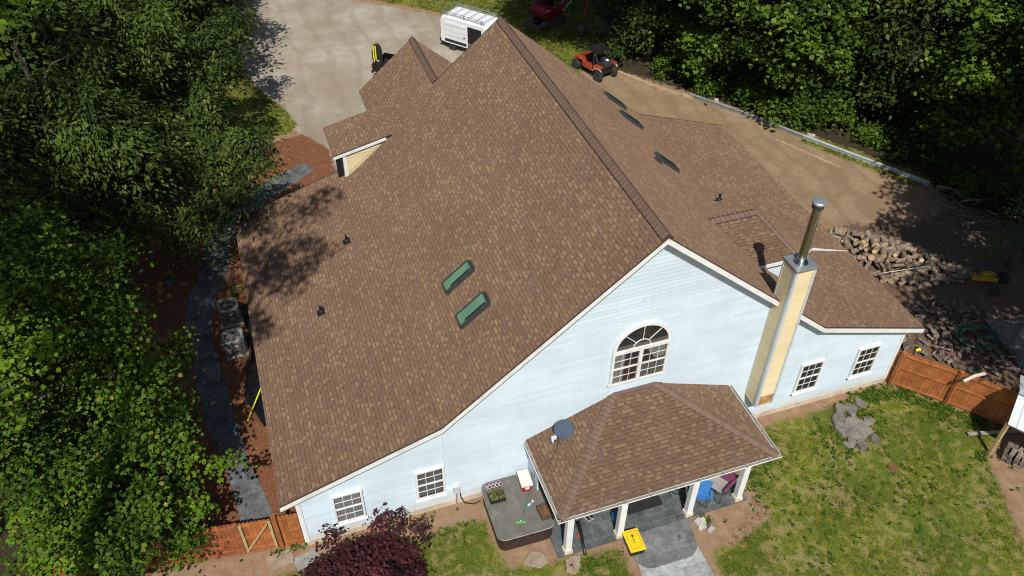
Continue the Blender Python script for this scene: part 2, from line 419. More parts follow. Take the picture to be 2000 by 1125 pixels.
ZONES = {
 'gravel': ([[(x, y) for x, y in DRIVE]], 1.2),
 'mulch': ([MULCH], .8),
 'tan': ([[(20, 31), (26.4, 30.7), (29.8, 26), (31.9, 23), (34.1, 19.1), (36.4, 15.3), (38.2, 12.2), (37.5, 9), (33, 8.7), (31, 10), (29.4, 11.5), (26, 5), (22, 17)]], 1.2),
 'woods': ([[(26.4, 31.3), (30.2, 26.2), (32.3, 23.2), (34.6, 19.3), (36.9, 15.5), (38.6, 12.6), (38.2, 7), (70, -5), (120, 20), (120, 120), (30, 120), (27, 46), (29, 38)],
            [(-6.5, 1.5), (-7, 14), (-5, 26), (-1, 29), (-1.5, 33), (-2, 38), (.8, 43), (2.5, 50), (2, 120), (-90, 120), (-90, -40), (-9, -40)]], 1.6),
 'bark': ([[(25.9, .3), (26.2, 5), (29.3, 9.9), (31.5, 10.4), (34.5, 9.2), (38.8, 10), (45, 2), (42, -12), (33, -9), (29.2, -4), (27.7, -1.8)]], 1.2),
 'grass': ([[(-.5, -.9), (6.7, -1.0), (6.8, -3.3), (9.0, -3.6), (11.2, -3.9), (11.3, -30), (-30, -30), (-9, -2), (-4, -.7)],
            [(14.2, -5.2), (14.9, -5.0), (16.9, -3.9), (17.3, -1.1), (20, -.5), (23.5, -.4), (25.8, -.05), (27.6, -2), (29.2, -4.1), (27.4, -4.9), (25.6, -9), (22, -30), (13.9, -30)],
            [(3.4, 33), (4.0, 30.5), (3.4, 29.6), (1, 29), (-1.2, 31), (-1.8, 37), (-.6, 42), (1.0, 42), (1.6, 37)],
            [(17.4, 43.8), (19.6, 42), (20.5, 37), (22, 31.5), (26, 31.3), (28, 33), (30, 47), (30, 70), (9, 70), (9.8, 50.5), (12.1, 48.5)],
            [(35.0, 19), (37, 15.8), (39, 12.5), (37.5, 12.2), (35.6, 15.3), (33.6, 18.7)],
            [(25.9, .3), (26.1, 3.2), (27.6, 1.6), (28.2, .2), (27, -.9)]], .9)}
xs = np.concatenate(([-600, -200, -80], np.arange(-26, 78, .4), [110, 250, 700])); ys = np.concatenate(([-600, -200, -60], np.arange(-15, 76, .4), [110, 250, 900]))
gx, gy = np.meshgrid(xs, ys); fx_, fy_ = gx.ravel(), gy.ravel(); nx, ny = len(xs), len(ys)
co = np.stack([fx_, fy_, np.zeros_like(fx_)], 1)
idx = np.arange(nx*ny).reshape(ny, nx)
fq = np.stack([idx[:-1, :-1], idx[:-1, 1:], idx[1:, 1:], idx[1:, :-1]], -1).reshape(-1, 4)
def np_mesh(name, co, faces, mats, attrs=None, parent=None, smooth=False):
    me = bpy.data.meshes.new(name); n, k = faces.shape
    me.vertices.add(len(co)); me.vertices.foreach_set('co', co.astype(np.float32).ravel())
    me.loops.add(n*k); me.loops.foreach_set('vertex_index', faces.astype(np.int32).ravel())
    me.polygons.add(n); me.polygons.foreach_set('loop_start', np.arange(0, n*k, k, dtype=np.int32))
    me.update(calc_edges=True)
    for m in (mats if isinstance(mats, (list, tuple)) else [mats]): me.materials.append(m)
    for a, v in (attrs or {}).items():
        at = me.attributes.new(a, 'FLOAT', 'POINT'); at.data.foreach_set('value', v.astype(np.float32))
    if smooth: me.polygons.foreach_set('use_smooth', np.ones(n, bool))
    o = bpy.data.objects.new(name, me); COL.objects.link(o)
    if parent is not None: o.parent = parent
    return o
att = {}
for zn, (polys, soft) in ZONES.items():
    d = np.full(fx_.shape, -1e9)
    for p in polys: d = np.maximum(d, sdist(fx_, fy_, p))
    att[zn] = np.clip(.5 + d/(2*soft), 0, 1)
gd = sdist(fx_, fy_, [(14.3, -3.6), (17.2, -3.5), (17.4, -4.5), (15.4, -4.9)]); att['grass'] *= np.clip(.5-gd/.8, 0, 1)
G = np_mesh('ground', co, fq, m_ground(), att); tag(G, kind='structure')

def ragged(poly, step=.35, amp=.12, seed=1):
    r = random.Random(seed); out = []
    for i in range(len(poly)):
        a, b = poly[i], poly[(i+1) % len(poly)]; L = math.dist(a, b); k = max(1, int(L/step))
        for j in range(k):
            t = j/k; nxv, nyv = -(b[1]-a[1])/L, (b[0]-a[0])/L; e = r.uniform(-amp, amp) if 0 < j else 0
            out.append((a[0]+(b[0]-a[0])*t+nxv*e, a[1]+(b[1]-a[1])*t+nyv*e))
    return out
def sheet(name, poly, z, thick, m, rag=None):
    P = ragged(poly, *rag) if rag else poly
    mb = MB(); mb.prism([(x, y, z) for x, y in P], (0, 0, -thick)); return tag(mb.build(name, m), kind='structure')
DIN = [(3.4, 62), (4.2, 51), (4.2, 45.4), (2.7, 42.6), (3.2, 37.6), (4.7, 30.9), (6.3, 27.5), (6.4, 22), (6.8, 18.6), (16, 17), (17, 30), (18.3, 36.5), (17.6, 41), (16, 42.5), (14, 44.5), (11, 46.8), (8.6, 49.4), (7.2, 62)]
sheet('gravel_driveway', DIN, .006, .004, m_gravel(), (.35, .5, 3))
PL = [(-2.35, .6), (-2.3, 2.0), (-2.4, 3.0), (-2.6, 4.8), (-3.2, 7.0), (-3.5, 9.9), (-3.9, 12.7), (-3.6, 15.2), (-2.9, 17.4), (-2.3, 20.4), (-1.4, 22), (.4, 23.9), (2.0, 25.1), (3.8, 25.9)]
PR = [(-.95, .5), (-1.1, 2.0), (-1.3, 2.9), (-1.7, 4.5), (-1.9, 6.6), (-2.3, 9.6), (-2.6, 12.3), (-2.3, 14.8), (-1.5, 17.0), (-1.1, 20.0), (-.3, 21), (1.2, 22.6), (2.5, 23.7), (4.1, 24.9)]
sheet('side_path', PL + PR[::-1], .02, .04, m_slate('dark_stamped_path', (.06, .062, .063), (.13, .134, .136), 1.0, .25), (.5, .05, 5))
sheet('porch_slab', [(8.75, -3.55), (16.8, -3.55), (16.8, -.02), (8.75, -.02)], .06, .10, m_slate('dark_slate_stamped_slab', (.048, .058, .060), (.105, .118, .118), 1.0, .45))
arc = [(13.35+.62*math.cos(a), -4.45+.62*math.sin(a)) for a in np.linspace(0, -math.pi/2, 8)]; arc2 = [(12.0+.55*math.cos(a), -4.5+.55*math.sin(a)) for a in np.linspace(-math.pi/2, -math.pi*.95, 7)]
sheet('walkway_apron', [(14.2, -3.552)] + arc + arc2 + [(11.3, -3.552)], .045, .07, m_slate('smooth_grey_apron', (.105, .11, .112), (.17, .175, .175), .5, .08))
sheet('walkway', [(13.9, -4.4), (13.95, -5.5), (13.7, -9.5), (11.1, -9.5), (11.35, -5.5), (11.5, -4.6)], .025, .05, m_slate('pale_stamped_walk', (.255, .275, .275), (.345, .365, .36), .8, .12))

# ------------------------------------------------------------------ house
H = thing('house', 'large pale blue house with a steep brown shingled roof flaring out on both sides', 'house')
TL, BL, AP, BR, TR = (-.53, 3.28), (5.39, 5.265), (13.18, 11.78), (20.98, 5.31), (26.42, 3.59)
Y0, Y1 = -.36, 16.75
PRO = [TL, BL, AP, BR, TR]
rb = MB()
for i in range(4):
    a, b = PRO[i], PRO[i+1]
    rb.roof([(a[0], Y0, a[1]), (b[0], Y0, b[1]), (b[0], Y1, b[1]), (a[0], Y1, a[1])], .17, (0, 1, 0))
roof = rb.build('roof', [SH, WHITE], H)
def caps(mb, p0, p1, n0, n1, wing=.19, lift=.045, expo=.2, edge=1):
    """overlapping bent cap shingles along a ridge or hip; n0, n1: the two downhill side directions"""
    p0, p1 = Vector(p0), Vector(p1); d = p1-p0; L = d.length; d.normalize(); n0, n1 = Vector(n0).normalized(), Vector(n1).normalized()
    z = Vector((0, 0, 1)); k = int(L/expo)
    for i in range(k):
        s0 = i*L/k; s1 = s0+expo*1.5
        if s1 > L: s1 = L
        V = []
        for s_, e in ((s0, .036), (s1, 0.0)):
            c = p0+d*s_+z*(lift+e); o = [c+n0*wing, c+n0*wing*.45+z*.012, c+z*.02, c+n1*wing*.45+z*.012, c+n1*wing]
            V += o + [o[0]-z*(.03+e*.9), o[4]-z*(.03+e*.9)]
        F = [(j, j+1, j+8, j+7) for j in range(4)] + [(0, 7, 12, 5), (4, 6, 13, 11)]
        mb.add(V, F, 0); mb.f.append(tuple(len(mb.v)-14+q_ for q_ in (0, 5, 6, 4, 3, 2, 1))); mb.mi.append(2)
    if lift > .03:   # vent sides under the caps, their shade painted as black
        for nn in (n0, n1):
            a, b = p0+nn*wing*.93, p1+nn*wing*.93
            mb.add([a+z*(lift-.004), b+z*(lift-.004), b-z*.03, a-z*.03], [(0, 1, 2, 3)], 1)
def slope_dir(a, b): v = Vector((b[0]-a[0], 0, b[1]-a[1])); return v.normalized()
cb = MB(); caps(cb, (AP[0], Y0+.02, AP[1]), (AP[0], Y1, AP[1]), slope_dir(AP, BL), slope_dir(AP, BR), .26, .06, .21)
cb.build('ridge_cap', [CAP, BLACK, CAPD], roof)
# rake boards follow the gable, set proud of the roof edge; dark drip edge above
DRIP = mat('brown_drip_edge', (.06, .04, .033), .5, .1)
XA = (10.0, BL[1]+(AP[1]-BL[1])/(AP[0]-BL[0])*(10.0-BL[0]))
for yy, sg, line in ((Y0, -1, PRO), (Y1, 1, [TL, BL]), (Y1, 1, [XA, AP, BR, TR])):
    rk = MB(); de = MB()
    for a, b in zip(line, line[1:]):
        t = .25
        rk.prism([(a[0], yy+sg*.003, a[1]-.025), (b[0], yy+sg*.003, b[1]-.025), (b[0], yy+sg*.003, b[1]-.025-t), (a[0], yy+sg*.003, a[1]-.025-t)], (0, sg*.028, 0))
        de.prism([(a[0], yy+sg*.003, a[1]+.012), (b[0], yy+sg*.003, b[1]+.012), (b[0], yy+sg*.003, b[1]-.022), (a[0], yy+sg*.003, a[1]-.022)], (0, sg*.045, 0))
    rk.build('rake_board', WHITE, H); de.build('drip_edge', DRIP, H)
for (x, z), sg in ((TL, -1), (TR, 1)):
    ef = MB(); ef.box((x-sg*.02, (Y0+Y1)/2, z-.18), (.03, Y1-Y0-.03, .2)); ef.build('eave_board', WHITE, H)
# front gable of lapped boards
WB = [(0.0, .0), (25.9, .0), (25.9, 3.58), (20.98, 5.14), (13.18, 11.6), (5.39, 5.095), (0.0, 3.28)]
sb = MB(); siding(sb, [(a, max(b, .30)) for a, b in WB], (0, -.0, 0), (1, 0, 0), (0, -1, 0), joint=True)
sb.build('gable_wall', SID, H)
bk = MB(); bk.prism([(a, .0, max(b, .001)) for a, b in WB], (0, .12, 0))
for x0 in (0.0, 25.78): bk.box((x0+.06, 8.3, 1.64), (.12, 16.4, 3.28))
bk.prism([(a, 16.4, b) for a, b in WB], (0, .12, 0)); bk.build('wall', SID, H)
fb = MB(); fb.box((12.95, -.012, .15), (25.86, .05, .30)); fb.build('foundation', FOUND, H)
for x, zt in ((.06, 3.2), (25.84, 3.42)):
    ct = MB(); ct.box((x, -.03, zt/2+.12), (.13, .05, zt-.24)); ct.box((x+(-.085 if x < 1 else .085), .05, zt/2+.12), (.05, .16, zt-.24)); ct.build('corner_board', WHITE, H)

def blinds(mb, x, z, wd, ht):
    n = int(ht/.055)
    for i in range(n): mb.box((x+wd/2, -.022, z+.03+i*.055), (wd-.04, .012, .042))
CURT = mat('white_curtain', (.62, .61, .58), .85, .12, 6); BRICKI = mat('red_room_wall', (.16, .06, .04), .9, .3, 3)
def window(x, z, wd, ht, style):
    f = MB(); y = -.075; c = .085
    for (a, b, cc, d) in ((x-c, z-.02, wd+2*c, c*.9), (x-c, z+ht, wd+2*c, c)): f.box((a+cc/2, y/2-.01, b+d/2-(c*.9 if b < z else 0)+(.02 if b < z else 0)), (cc, abs(y)+.02, d))
    for a in (x-c, x+wd): f.box((a+c/2, y/2-.01, z+ht/2), (c-.003, abs(y)+.016, ht-.004))
    f.box((x+wd/2, -.05, z+ht/2), (wd-.004, .05, .06))
    for s0, s1 in ((z, z+ht/2-.03), (z+ht/2+.03, z+ht)):
        for i in (1, 2): f.box((x+wd*i/3, -.05, (s0+s1)/2), (.02, .022, s1-s0-.002))
        f.box((x+wd/2, -.05, (s0+s1)/2), (wd-.006, .018, .02))
    wo = f.build('window', WHITE, H); wo.location.y = -.03
    sb_ = MB(); sb_.box((x+wd/2, -.08, z-.115), (wd+.26, .13, .05)); sb_.build('sill', WHITE, wo)
    b = MB(); b.box((x+wd/2, -.008, z+ht/2), (wd, .02, ht)); b.build('room_backing', INT, wo)
    p = MB(); p.box((x+wd/2, -.038, z+ht/2), (wd-.002, .008, ht-.002)); p.build('pane', GLASS, wo)
    cu = MB()
    if style == 'blind': blinds(cu, x, z+.02, wd, ht-.03); cu.build('blind', CURT, wo)
    if style == 'half': blinds(cu, x, z+ht*.06, wd*.98, ht*.9); cu.build('blind', mat('grey_blind', (.34, .34, .33), .8, .2), wo)
    return wo
window(1.29, 1.0, .95, 1.55, 'blind'); window(4.38, 1.07, .95, 1.55, 'half'); window(20.88, 1.2, .95, 1.6, 'dark'); window(23.7, 1.22, .95, 1.6, 'dark')
# arched window
ax0, ax1, az0, az1 = 11.98, 14.07, 4.85, 6.42; acx = (ax0+ax1)/2; ar = (ax1-ax0)/2; asz = 6.58
f = MB(); c = .1
f.box((acx, -.045, az0-c/2), (ar*2+2*c+.06, .09, c)); f.box((acx, -.05, (az1+asz)/2), (ar*2+2*c, .1, asz-az1))
for xx in (ax0-c/2, ax1+c/2): f.box((xx, -.045, (az0+az1)/2), (c-.003, .086, az1-az0-.003))
f.box((acx, -.05, (az0+az1)/2), (.15, .08, az1-az0-.003))
half = (ar*2-.15)/2
for k_ in range(2):
    x0 = ax0 + k_*(half+.15)
    f.box((x0+half/2, -.05, (az0+az1)/2), (half-.004, .05, .06))
    for s0, s1 in ((az0, (az0+az1)/2-.03), ((az0+az1)/2+.03, az1)):
        for i in (1, 2): f.box((x0+half*i/3, -.05, (s0+s1)/2), (.017, .022, s1-s0-.002))
        f.box((x0+half/2, -.05, (s0+s1)/2), (half-.006, .018, .017))
def ring(mb, r0, r1, cy0, cy1, n=28):
    V = []; F = []
    for i in range(n+1):
        th = math.pi*i/n; cs, sn = math.cos(th), math.sin(th)
        for r_, y_ in ((r0, cy0), (r1, cy0), (r1, cy1), (r0, cy1)): V.append((acx+r_*cs, y_, asz+r_*sn))
    for i in range(n):
        for j in range(4): F.append((4*i+j, 4*i+(j+1) % 4, 4*i+4+(j+1) % 4, 4*i+4+j))
    mb.add(V, F)
ring(f, ar-.01, ar+.1, 0, -.09); ring(f, ar*.33-.015, ar*.33+.015, -.038, -.062)
for th in (45, 90, 135):
    a = R(th); f.beam((acx+ar*.35*math.cos(a), -.05, asz+ar*.35*math.sin(a)), (acx+ar*.99*math.cos(a), -.05, asz+ar*.99*math.sin(a)), .022, .026, 0, (0, 1, 0))
aw = f.build('arched_window', WHITE, H); aw.location.y = -.03
def fan(mb, r, y, n=28): mb.prism([(acx+r*math.cos(math.pi*i/n), y, asz+r*math.sin(math.pi*i/n)) for i in range(n+1)], (0, .008, 0))
p = MB(); fan(p, ar, -.04); p.box((acx, -.036, (az0+az1)/2), (ar*2-.004, .008, az1-az0-.004)); p.build('pane', GLASS, aw)
p = MB(); fan(p, ar, -.014); p.box((acx-half/2-.07, -.010, (az0+az1)/2), (half, .008, az1-az0)); p.box((acx+half/2+.07, -.010, (az0+az1)/2), (half, .008, az1-az0)); p.build('room_backing', INT, aw)
p = MB()
for i in range(5): p.box((ax0+.06+i*.085, -.024+.004*(i % 2), (az0+az1)/2), (.08, .008, az1-az0-.02))
p.prism([(acx+.22, -.026, az1-.02), (ax1-.03, -.026, az1-.02), (ax1-.03, -.026, az1-.68), (acx+.62, -.026, az1-.68)], (0, .006, 0))
p.build('curtain', CURT, aw)
p = MB(); p.box((ax0+.66, -.022, az0+.62), (.34, .006, 1.0)); p.build('room_wall', BRICKI, aw)
p = MB(); p.box((acx+half/2+.07, -.022, az0+.36), (half-.01, .006, .68)); p.build('lower_blind', mat('pale_grey_blind', (.30, .30, .27), .8, .2), aw)
p = MB(); p.box((acx, -.022, asz+.10), (ar*1.94, .006, .18)); p.build('arch_ledge', mat('beige_ledge', (.36, .33, .28), .8, .15), aw)

# chimney
ch = MB(); cx0, cx1, cz0, cz1, cd = 18.36, 19.12, 1.97, 9.26, .76
ch.box(((cx0+cx1)/2, -cd/2+.01, (cz0+cz1)/2), (cx1-cx0-.04, cd-.02, cz1-cz0-.02))
siding(ch, [(0, cz0+.62), (cx1-cx0, cz0+.62), (cx1-cx0, cz1), (0, cz1)], (cx0, -cd, 0), (1, 0, 0), (0, -1, 0), .165, .042)
siding(ch, [(0, cz0), (cd, cz0), (cd, cz1), (0, cz1)], (cx0, 0, 0), (0, -1, 0), (-1, 0, 0), .165, .042)
siding(ch, [(0, cz0), (cd, cz0), (cd, cz1), (0, cz1)], (cx1, -cd, 0), (0, 1, 0), (1, 0, 0), .165, .042)
siding(ch, [(0, cz0), (cx1-cx0, cz0), (cx1-cx0, cz1), (0, cz1)], (cx1, .0, 0), (-1, 0, 0), (0, 1, 0), .165, .042)
chim = ch.build('chimney', YEL, H)
t = MB()
for x, sg in ((cx0, -1), (cx1, 1)):
    t.box((x-sg*.012, -cd-.04, (cz0+cz1)/2), (.105, .03, cz1-cz0)); t.box((x+sg*.04, -cd+.015, (cz0+cz1)/2+.002), (.03, .11, cz1-cz0-.01))
    t.box((x+sg*.04, -.03, (cz0+cz1)/2+.002), (.03, .06, cz1-cz0-.02))
t.box(((cx0+cx1)/2, -cd-.036, cz0+.60), (cx1-cx0-.2, .03, .05))
t.build('corner_trim', TRIMG, chim)
t = MB(); t.box(((cx0+cx1)/2, -cd-.012, cz0+.29), (cx1-cx0-.2, .02, .56)); t.build('plywood_patch', PLY, chim)
t = MB(); t.box(((cx0+cx1)/2, -cd/2-.01, cz1+.02), (cx1-cx0+.14, cd+.14, .05)); t.box(((cx0+cx1)/2, -cd/2-.01, cz1-.04), (cx1-cx0+.12, cd+.12, .07)); t.build('chimney_cap', GALV, chim, bevel=.01)
fxc, fyc = (cx0+cx1)/2, -.38
t = MB(); t.lathe([(.27, cz1+.05), (.27, cz1+.06), (.18, cz1+.17), (.152, cz1+.2), (.15, 11.72)], (fxc, fyc, 0), 28); t.lathe([(.156, 10.5), (.156, 10.54)], (fxc, fyc, 0), 28)
t.build('flue', STEEL, chim, smooth=False)
t = MB(); t.lathe([(.16, 11.66), (.205, 11.68), (.205, 11.82)], (fxc, fyc, 0), 28, 1); t.lathe([(.235, 11.84), (.245, 11.86), (.245, 11.93), (.22, 11.955), (.05, 11.98)], (fxc, fyc, 0), 28)
t.build('flue_cap', [GALV, DARKM], chim)

# small cricket dormer behind the chimney and the raised wedge of roof beside it
rb = MB(); R0 = (18.2, 4.63, 7.58); R1 = (20.4, 4.63, 7.58); HP = (21.25, 2.42, 6.62); E0 = (19.32, 2.42, 6.62); K = (24.2, 4.93, 4.40); M_ = (20.98, 9.9, 5.335); E1 = (26.42, 4.98, 3.62)
rb.roof([E0, HP, R1, R0], .1, (1, 0, 0)); rb.roof([HP, K, R1], .1, (0, 1, 0)); rb.roof([R0, R1, M_], .02, (1, 0, 0)); rb.roof([R1, K, M_], .02, (0, 1, 0)); rb.roof([K, E1, M_], .1, (0, 1, 0))
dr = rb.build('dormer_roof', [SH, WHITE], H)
cb = MB(); caps(cb, R0, R1, (0, -.92, -.39), (0, .92, -.3), .2, .05, .2); cb.build('ridge_cap', [CAP, BLACK, CAPD], dr)
cb = MB(); caps(cb, HP, R1, (-.55, -.7, -.3), (.8, .1, -.55), .18, .015, .2); cb.build('ridge_cap', [CAP, BLACK, CAPD], dr)
t = MB(); t.beam((E0[0]+.02, 2.40, 6.54), (HP[0], 2.40, 6.54), .03, .15); t.beam((HP[0], 2.4, 6.54), (K[0], K[1]-.02, K[2]-.06), .03, .14); t.beam((K[0], 4.9, 4.33), (25.6, 4.94, 3.86), .03, .12); t.build('fascia', WHITE, dr)
t = MB(); siding(t, [(0, 6.47), (1.35, 6.47), (1.35, 4.9), (1.34, 4.9)], (19.7, 2.62, 0), (1, 0, 0), (0, -1, 0)); t.prism([(19.62, 2.63, 6.47), (21.1, 2.63, 6.47), (21.1, 2.63, 5.2)], (0, .05, 0)); t.build('dormer_wall', SID, dr)

# garage wing and entry roof at the far left
rb = MB(); lsz = lambda x: BL[1]+(AP[1]-BL[1])/(AP[0]-BL[0])*(x-BL[0]); gr = [(6.95, lsz(6.95)), (9.98, lsz(9.98)), (13.2, lsz(9.98)-2.69)]
for i in range(2):
    a, b = gr[i], gr[i+1]; rb.roof([(a[0], 16.752, a[1]+.0), (b[0], 16.752, b[1]), (b[0], 21.55, b[1]), (a[0], 21.55, a[1])], .16, (0, 1, 0))
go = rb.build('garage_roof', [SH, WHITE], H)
cb = MB(); caps(cb, (9.98, 16.72, lsz(9.98)), (9.98, 21.55, lsz(9.98)), slope_dir(gr[1], gr[0]), slope_dir(gr[1], gr[2]), .24, .06, .21); cb.build('ridge_cap', [CAP, BLACK, CAPD], go)
gw = MB(); gw.prism([(7.3, 16.6, 0), (12.9, 16.6, 0), (12.9, 16.6, 6.5), (9.98, 16.6, 8.9), (7.3, 16.6, 6.65)], (0, 4.6, 0)); gw.build('garage_wall', YEL, H)
rb = MB(); z_ = lambda x: 6.45+(x-4.6)*.238
rb.roof([(4.58, 15.95, z_(4.58)), (7.52, 15.95, z_(7.52)), (7.52, 18.7, z_(7.52)), (4.58, 18.7, z_(4.58))], .06, (0, 1, 0), 0, 1)
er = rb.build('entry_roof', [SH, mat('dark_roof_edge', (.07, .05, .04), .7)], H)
t = MB(); t.beam((4.6, 15.97, z_(4.6)-.15), (7.2, 15.97, z_(7.2)-.15), .04, .15); t.box((5.13, 16.03, 5.72), (.16, .05, 1.25)); t.box((4.63, 17.3, z_(4.6)-.15), (.04, 2.7, .18)); t.build('fascia', WHITE, er)
t = MB(); siding(t, [(5.05, 5.25), (5.06, 5.2), (7.35, 7.0), (5.05, 6.4)], (0, 16.06, 0), (1, 0, 0), (0, -1, 0), .16); t.box((5.4, 17.3, 2.7), (.6, 2.4, 5.4)); t.prism([(5.05, 16.07, 5.0), (7.4, 16.07, 6.9), (5.05, 16.07, 6.4)], (0, 2.5, 0)); t.build('entry_wall', YEL, H)
t = MB(); t.box((4.84, 16.12, 5.75), (.24, .08, 1.05)); t.box((4.84, 16.08, 6.2), (.28, .1, .12)); t.build('soffit_shade', BLACK, H)  # added black panel, stands in for the shade under the entry soffit

# skylights, vents
SKYD = mat('skylight_glass_shaded', (.016, .034, .022), .9, .2, 2, spec=.05)  # darker copy for the right slope, shaded well painted into the colour
def skylight(x0, x1, y0, y1, seg, gm=None, hh=.18):
    a, b = seg; sl_ = (b[1]-a[1])/(b[0]-a[0]); d = Vector((1, 0, sl_)).normalized(); n = Vector((-sl_, 0, 1)).normalized(); yv = Vector((0, 1, 0))
    zc = lambda x: a[1]+(x-a[0])*sl_
    L = Vector((x1-x0, 0, zc(x1)-zc(x0))).length; W = y1-y0; c = Vector(((x0+x1)/2, (y0+y1)/2, zc((x0+x1)/2))); M = Matrix((d, yv, n)).transposed()
    f = MB()
    e = .055
    for u, v, lu, lv in ((0, -W/2, L, e), (0, W/2, L, e), (-L/2, 0, e, W-e), (L/2, 0, e, W-e)): f.box(c+d*u+yv*v+n*(hh/2-.02), (lu, lv, hh), M)
    for u, v, lu, lv in ((0, -W/2-.05, L+.16, .06), (0, W/2+.05, L+.16, .06), (-L/2-.06, 0, .08, W), (L/2+.06, 0, .08, W)): f.box(c+d*u+yv*v+n*.008, (lu, lv, .014), M)
    s_ = f.build('skylight', GREYF, H, bevel=.008)
    g = MB(); g.box(c+n*.105, (L-.055, W-.055, .02), M); g.build('pane', gm or SKYG, s_)
    q = MB(); q.box(c+n*.118-yv*(W/2-.10)+d*.1, (L*.74, .10, .006), M); q.build('shade_gap', BLACK, s_)
    return s_
skylight(7.1, 8.15, 4.72, 5.27, (BL, AP)); skylight(7.1, 8.15, 2.75, 3.36, (BL, AP))
for y in (15.45, 13.5, 9.25): skylight(18.5-(.15 if y < 10 else 0), 19.5-(.15 if y < 10 else 0), y+(.15 if y < 10 else 0), y+.62+(.15 if y < 10 else 0), (AP, BR), SKYD, .15)
def vent(x, y, z, nrm):
    n = Vector(nrm).normalized(); M = n.to_track_quat('Z', 'Y').to_matrix(); v = MB()
    v.box((x, y, z+.012), (.36, .34, .02), M); v.lathe([(.12, 0), (.09, .1), (.065, .13)], (x, y, z), 14); v.lathe([(.052, .05), (.052, .38)], (x, y, z), 14); v.lathe([(.04, .379), (.04, .383)], (x, y, z), 12, 1)
    return v.build('vent_pipe', [BLACK, DARKM], H)
vent(4.2, 11.4, 4.87, (-.33, 0, 1)); vent(2.4, 7.85, 4.27, (-.33, 0, 1)); vent(20.12, 6.95, 6.57, (0, .4, 1)); q = MB(); q.box((18.0, 9.0, 7.86), (.3, .26, .16), Matrix.Rotation(R(39.6), 3, 'Y')); q.box((18.0, 9.0, 7.80), (.42, .4, .02), Matrix.Rotation(R(39.6), 3, 'Y')); q.build('box_vent', GREYF, H, bevel=.01)

# back porch
PX0, PX1, PD, EZ, RZ, QX0, QX1 = 8.64, 17.38, 3.68, 2.82, 4.2, 12.14, 13.92
rb = MB(); A, B_, C_, D_ = (PX0, -.02, EZ), (PX0, -PD, EZ), (PX1, -PD, EZ), (PX1, -.02, EZ); E_, F_ = (QX0, -.02, RZ), (QX1, -.02, RZ)
rb.roof([B_, C_, F_, E_], .05); rb.roof([A, B_, E_], .05); rb.roof([C_, D_, F_], .05)
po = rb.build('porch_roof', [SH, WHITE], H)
cb = MB(); caps(cb, B_, E_, (-.5, .6, -.2), (.5, -.6, -.2), .19, .014, .2); cb.build('ridge_cap', [CAP, BLACK, CAPD], po)
cb = MB(); caps(cb, C_, F_, (.6, .55, -.2), (-.55, -.6, -.2), .19, .014, .2); cb.build('ridge_cap', [CAP, BLACK, CAPD], po)
fl = MB(); fl.add([(QX0, -.03, RZ+.09), (QX1, -.03, RZ+.09), (QX1, -.12, RZ-.02), (QX0, -.12, RZ-.02)], [(0, 1, 2, 3)]); fl.build('flashing', mat('brown_flashing', (.13, .075, .075), .5, .15), po)
gt = MB()
def gutter(p, q, out):
    p, q, o = Vector(p), Vector(q), Vector(out); z = Vector((0, 0, 1)); sec = [(0, .0), (0, -.11), (.075, -.11), (.12, -.03), (.12, .015), (.105, .015), (.105, -.02), (.07, -.095), (.012, -.095), (.012, 0)]
    V = [b+o*a+z*c for b in (p, q) for a, c in sec]; n = len(sec); gt.add(V, [(i, (i+1) % n, n+(i+1) % n, n+i) for i in range(5, 9)], 1); gt.add(V, [(i, (i+1) % n, n+(i+1) % n, n+i) for i in (0, 1, 2, 3, 4, 9)] + [tuple(range(n)), tuple(range(2*n-1, n-1, -1))])
gutter((PX0-.12, -PD-.005, EZ), (PX1+.12, -PD-.005, EZ), (0, -1, 0)); gutter((PX0-.005, -.03, EZ-.001), (PX0-.005, -PD-.002, EZ-.001), (-1, 0, 0)); gutter((PX1+.005, -.03, EZ-.001), (PX1+.005, -PD-.002, EZ-.001), (1, 0, 0))
gt.build('gutter', [WHITE, mat('dirty_gutter_inside', (.27, .255, .22), .8, .25, 5)], po)
for c_, d_ in [((PX0+.5+i*.98, -PD-.03, EZ+.018), (.035, .24, .008)) for i in range(9)] + [((xx, y, EZ+.018), (.24, .035, .008)) for y in (-.7, -1.7, -2.7) for xx in (PX0-.03, PX1+.03)]:
    gh = MB(); gh.box(c_, d_); gh.build('gutter_hanger', GALV, po)
hb = MB(); hb.box(((PX0+PX1)/2, -3.38, 2.58), (PX1-PX0-.5, .16, .26))
for x in (PX0+.3, PX1-.3): hb.box((x, -1.7, 2.58), (.14, 3.2, .26))
hb.prism([(PX0+.05, -PD+.03, 2.74), (PX1-.05, -PD+.03, 2.74), (PX1-.05, -.03, 2.74), (PX0+.05, -.03, 2.74)], (0, 0, .02)); hb.build('porch_beam', WHITE, po)
pw = MB(); pw.box((PX0+.16, -.55, 1.4), (.06, 1.06, 2.7)); pw.build('porch_side_wall', SID, H)
for i, x in enumerate((9.16, 11.27, 14.2, 16.38)):
    q = MB(); q.box((x, -3.38, 1.25), (.25, .25, 2.4)); pp = q.build('porch_post', WHITE, H, bevel=.012)
    q = MB(); q.box((x, -3.38, .15), (.32, .32, .18)); q.box((x, -3.38, .26), (.285, .285, .05)); q.build('post_base', mat('stained_post_base', (.62, .55, .42), .7, .2, 5), pp)
